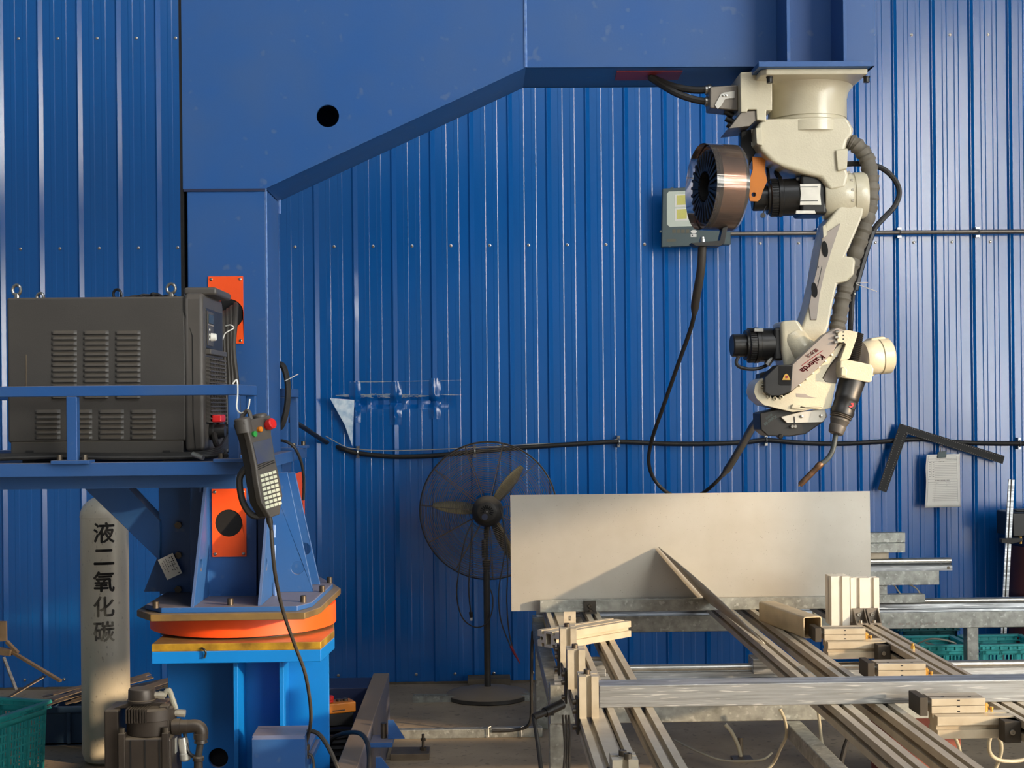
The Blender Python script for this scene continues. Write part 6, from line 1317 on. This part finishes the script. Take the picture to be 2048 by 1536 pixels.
# paper form under a bulldog clip
PP = thing('paper_form', 'white printed form sheet hanging from a bulldog clip on the wall', 'paper', tuple(W(1884, 915, 8.33)))
yp_ = 8.33
def pp(u_, v_):     # u 0..1 left-right, v 0..1 top-bottom
    L0 = W(1847 + 4 * (1 - min(1, v_ * 4)) * (v_ < .25) + 2 * math.sin(v_ * 3), 909 + v_ * 106, yp_); R0 = W(1919.5 + 1.5 * v_, 908 + v_ * 105.5, yp_)
    p = L0.lerp(R0, u_); p.y = yp_ - .030 * (1 - u_) ** 2 * (1 - .5 * abs(v_ - .5)) - .004; return p
nu, nv = 12, 14; mb = MB(); mb.add([pp(i / nu, j / nv) for j in range(nv + 1) for i in range(nu + 1)], [(j * (nu + 1) + i, j * (nu + 1) + i + 1, (j + 1) * (nu + 1) + i + 1, (j + 1) * (nu + 1) + i) for j in range(nv) for i in range(nu)])
o = mb.build('sheet', 'paper', PP); s2_ = o.modifiers.new('s', 'SOLIDIFY'); s2_.thickness = .0012
ln = MB()
def pline(u0, v0, u1, v1, w=.0016):
    n_ = 12; vs = []
    for i in range(n_ + 1):
        t = i / n_; p = pp(u0 + (u1 - u0) * t, v0 + (v1 - v0) * t) + Vector((0, -.0016, 0)); dv = Vector((0, 0, w / 2)) if abs(u1 - u0) > abs(v1 - v0) else Vector((w / 2, 0, 0)); vs += [p + dv, p - dv]
    ln.add(vs, [(2 * i, 2 * i + 1, 2 * i + 3, 2 * i + 2) for i in range(n_)])
for v_ in (.035, .085, .13): pline(.05, v_, .9, v_, .0010)
for i in range(10): pline(.27, .175 + i * .0325, .9, .175 + i * .0325, .0010)
for v_ in (.47, .52, .565, .605): pline(.05, v_, .92, v_, .0010)
for i in range(8): pline(.20, .64 + i * .0335, .92, .64 + i * .0335, .0010)
pline(.05, .035, .06, .90, .0010); pline(.26, .085, .27, .90, .0010); pline(.90, .035, .93, .90, .0010); pline(.16, .13, .18, .43, .0009)
rg = random.Random(4)
for v_, u0, u1, w in ((.49, .28, .66, .0042), (.105, .30, .42, .003), (.105, .58, .88, .003), (.54, .3, .36, .003), (.54, .6, .7, .003), (.58, .6, .64, .003), (.14, .38, .52, .003)):
    u_ = u0
    while u_ < u1: pline(u_, v_, u_ + .03, v_, w); u_ += .042
for i in range(9): pline(.09, .15 + i * .033, .14, .15 + i * .033, .003); pline(.2, .15 + i * .033, .24, .15 + i * .033, .003)
ln.build('printed_rules', 'ink', PP)
BC = thing('bulldog_clip', 'dark bulldog clip gripping the paper form', 'clip', tuple(W(1885, 908, 8.31)))
MB().prismY(PL([(1877, 904), (1894, 902), (1893, 915), (1875, 916)], 8.306), 8.306, 8.322).build('jaw', 'lampgrey', BC, bevel=.003)
MB().tube([W(1882, 904, 8.305), W(1881.5, 896, 8.305), W(1879.5, 893, 8.305), W(1881, 891.5, 8.305), W(1885, 891.5, 8.305), W(1886, 893, 8.305), W(1884.5, 896, 8.305), W(1885, 904, 8.305)], .0016, 6).build('clip_wire', 'steel', BC)
# ================================================================== FAR RIGHT CORNER
CLP = thing('bar_clamp', 'tall steel bar clamp leaning at the right edge of the picture', 'bar clamp', tuple(Wz(2003, 1300, 0.0)))
pb_, pt_ = W(2000, 1330, 7.80), W(2023, 959, 7.86); pb_.z = 0
MB().bar(pb_, pt_, .034, .012, (0, 1, 0)).build('bar', 'aluraw', CLP, bevel=.001); MB().bar(pb_ + Vector((-.002, -.007, 0)), pt_ + Vector((-.002, -.007, 0)), .006, .002, (0, 1, 0)).build('bar_groove', 'aludark', CLP)
pj = W(2012, 1080, 7.82); MB().prismY([(pj.x - .035, pj.z - .012), (pj.x + .02, pj.z - .020), (pj.x + .085, pj.z - .006), (pj.x + .085, pj.z + .012), (pj.x - .035, pj.z + .010)], 7.79, 7.83).build('sliding_jaw', 'rubber', CLP, bevel=.003); MB().cyl((pj.x + .075, 7.80, pj.z - .02), (pj.x + .075, 7.80, pj.z + .02), .008, seg=10).build('jaw_screw', 'gold', CLP)
BKT = thing('drum', 'dark red steel drum standing in the far right corner', 'drum', (3.2, 8.1, 0))
dx_ = PX(2024, 8.05) + .20
MB().lathe((dx_, 8.10, 0), (0, 0, 1), [(.19, 0), (.20, .01), (.20, .27), (.205, .28), (.205, .29), (.20, .30), (.20, .52), (.205, .53), (.205, .545), (.20, .555), (.195, W(2030, 1092, 8.05).z)], 40).build('body', 'dkred', BKT)
zz_ = W(2030, 1092, 8.05).z; MB().lathe((dx_, 8.10, zz_), (0, 0, 1), [(.19, 0), (.195, .01), (.195, .05), (.185, .055)], 40).build('lid', 'navy', BKT)
BX = thing('machine_case', 'black equipment case standing on the drum at the right edge', 'case', (dx_, 8.1, zz_ + .055))
z0_, z1_ = zz_ + .056, W(2030, 1026, 8.0).z; x0_ = PX(2023, 8.0)
MB().box(x0_, x0_ + .40, 8.0, 8.26, z0_, z1_).build('body', 'black', BX, bevel=.008); MB().box(x0_ + .085, x0_ + .3, 7.996, 8.0, z0_ + .03, z1_ - .06).build('front_panel', 'greybox', BX); MB().box(x0_ + .05, x0_ + .35, 8.08, 8.18, z1_, z1_ + .012).build('handle', 'black', BX, bevel=.004)
# teal crates under the far side of the table
def bigcrate(x, y, label, H=.355, m='teal'):
    return crate('plastic_crate', label, Matrix.Translation((x, y, 0)), .29, .26, H, m, 'crate', 6, True, 'plastic crates under the far guide rail')
bigcrate(PX(1815, 7.45), 7.45, 'teal slotted crate left of the far table leg'); bigcrate(PX(1958, 7.45), 7.45, 'teal slotted crate right of the far table leg')
bigcrate(PX(1800, 7.9), 7.9, 'darker teal crate farthest back against the wall', .39, 'tealdk')
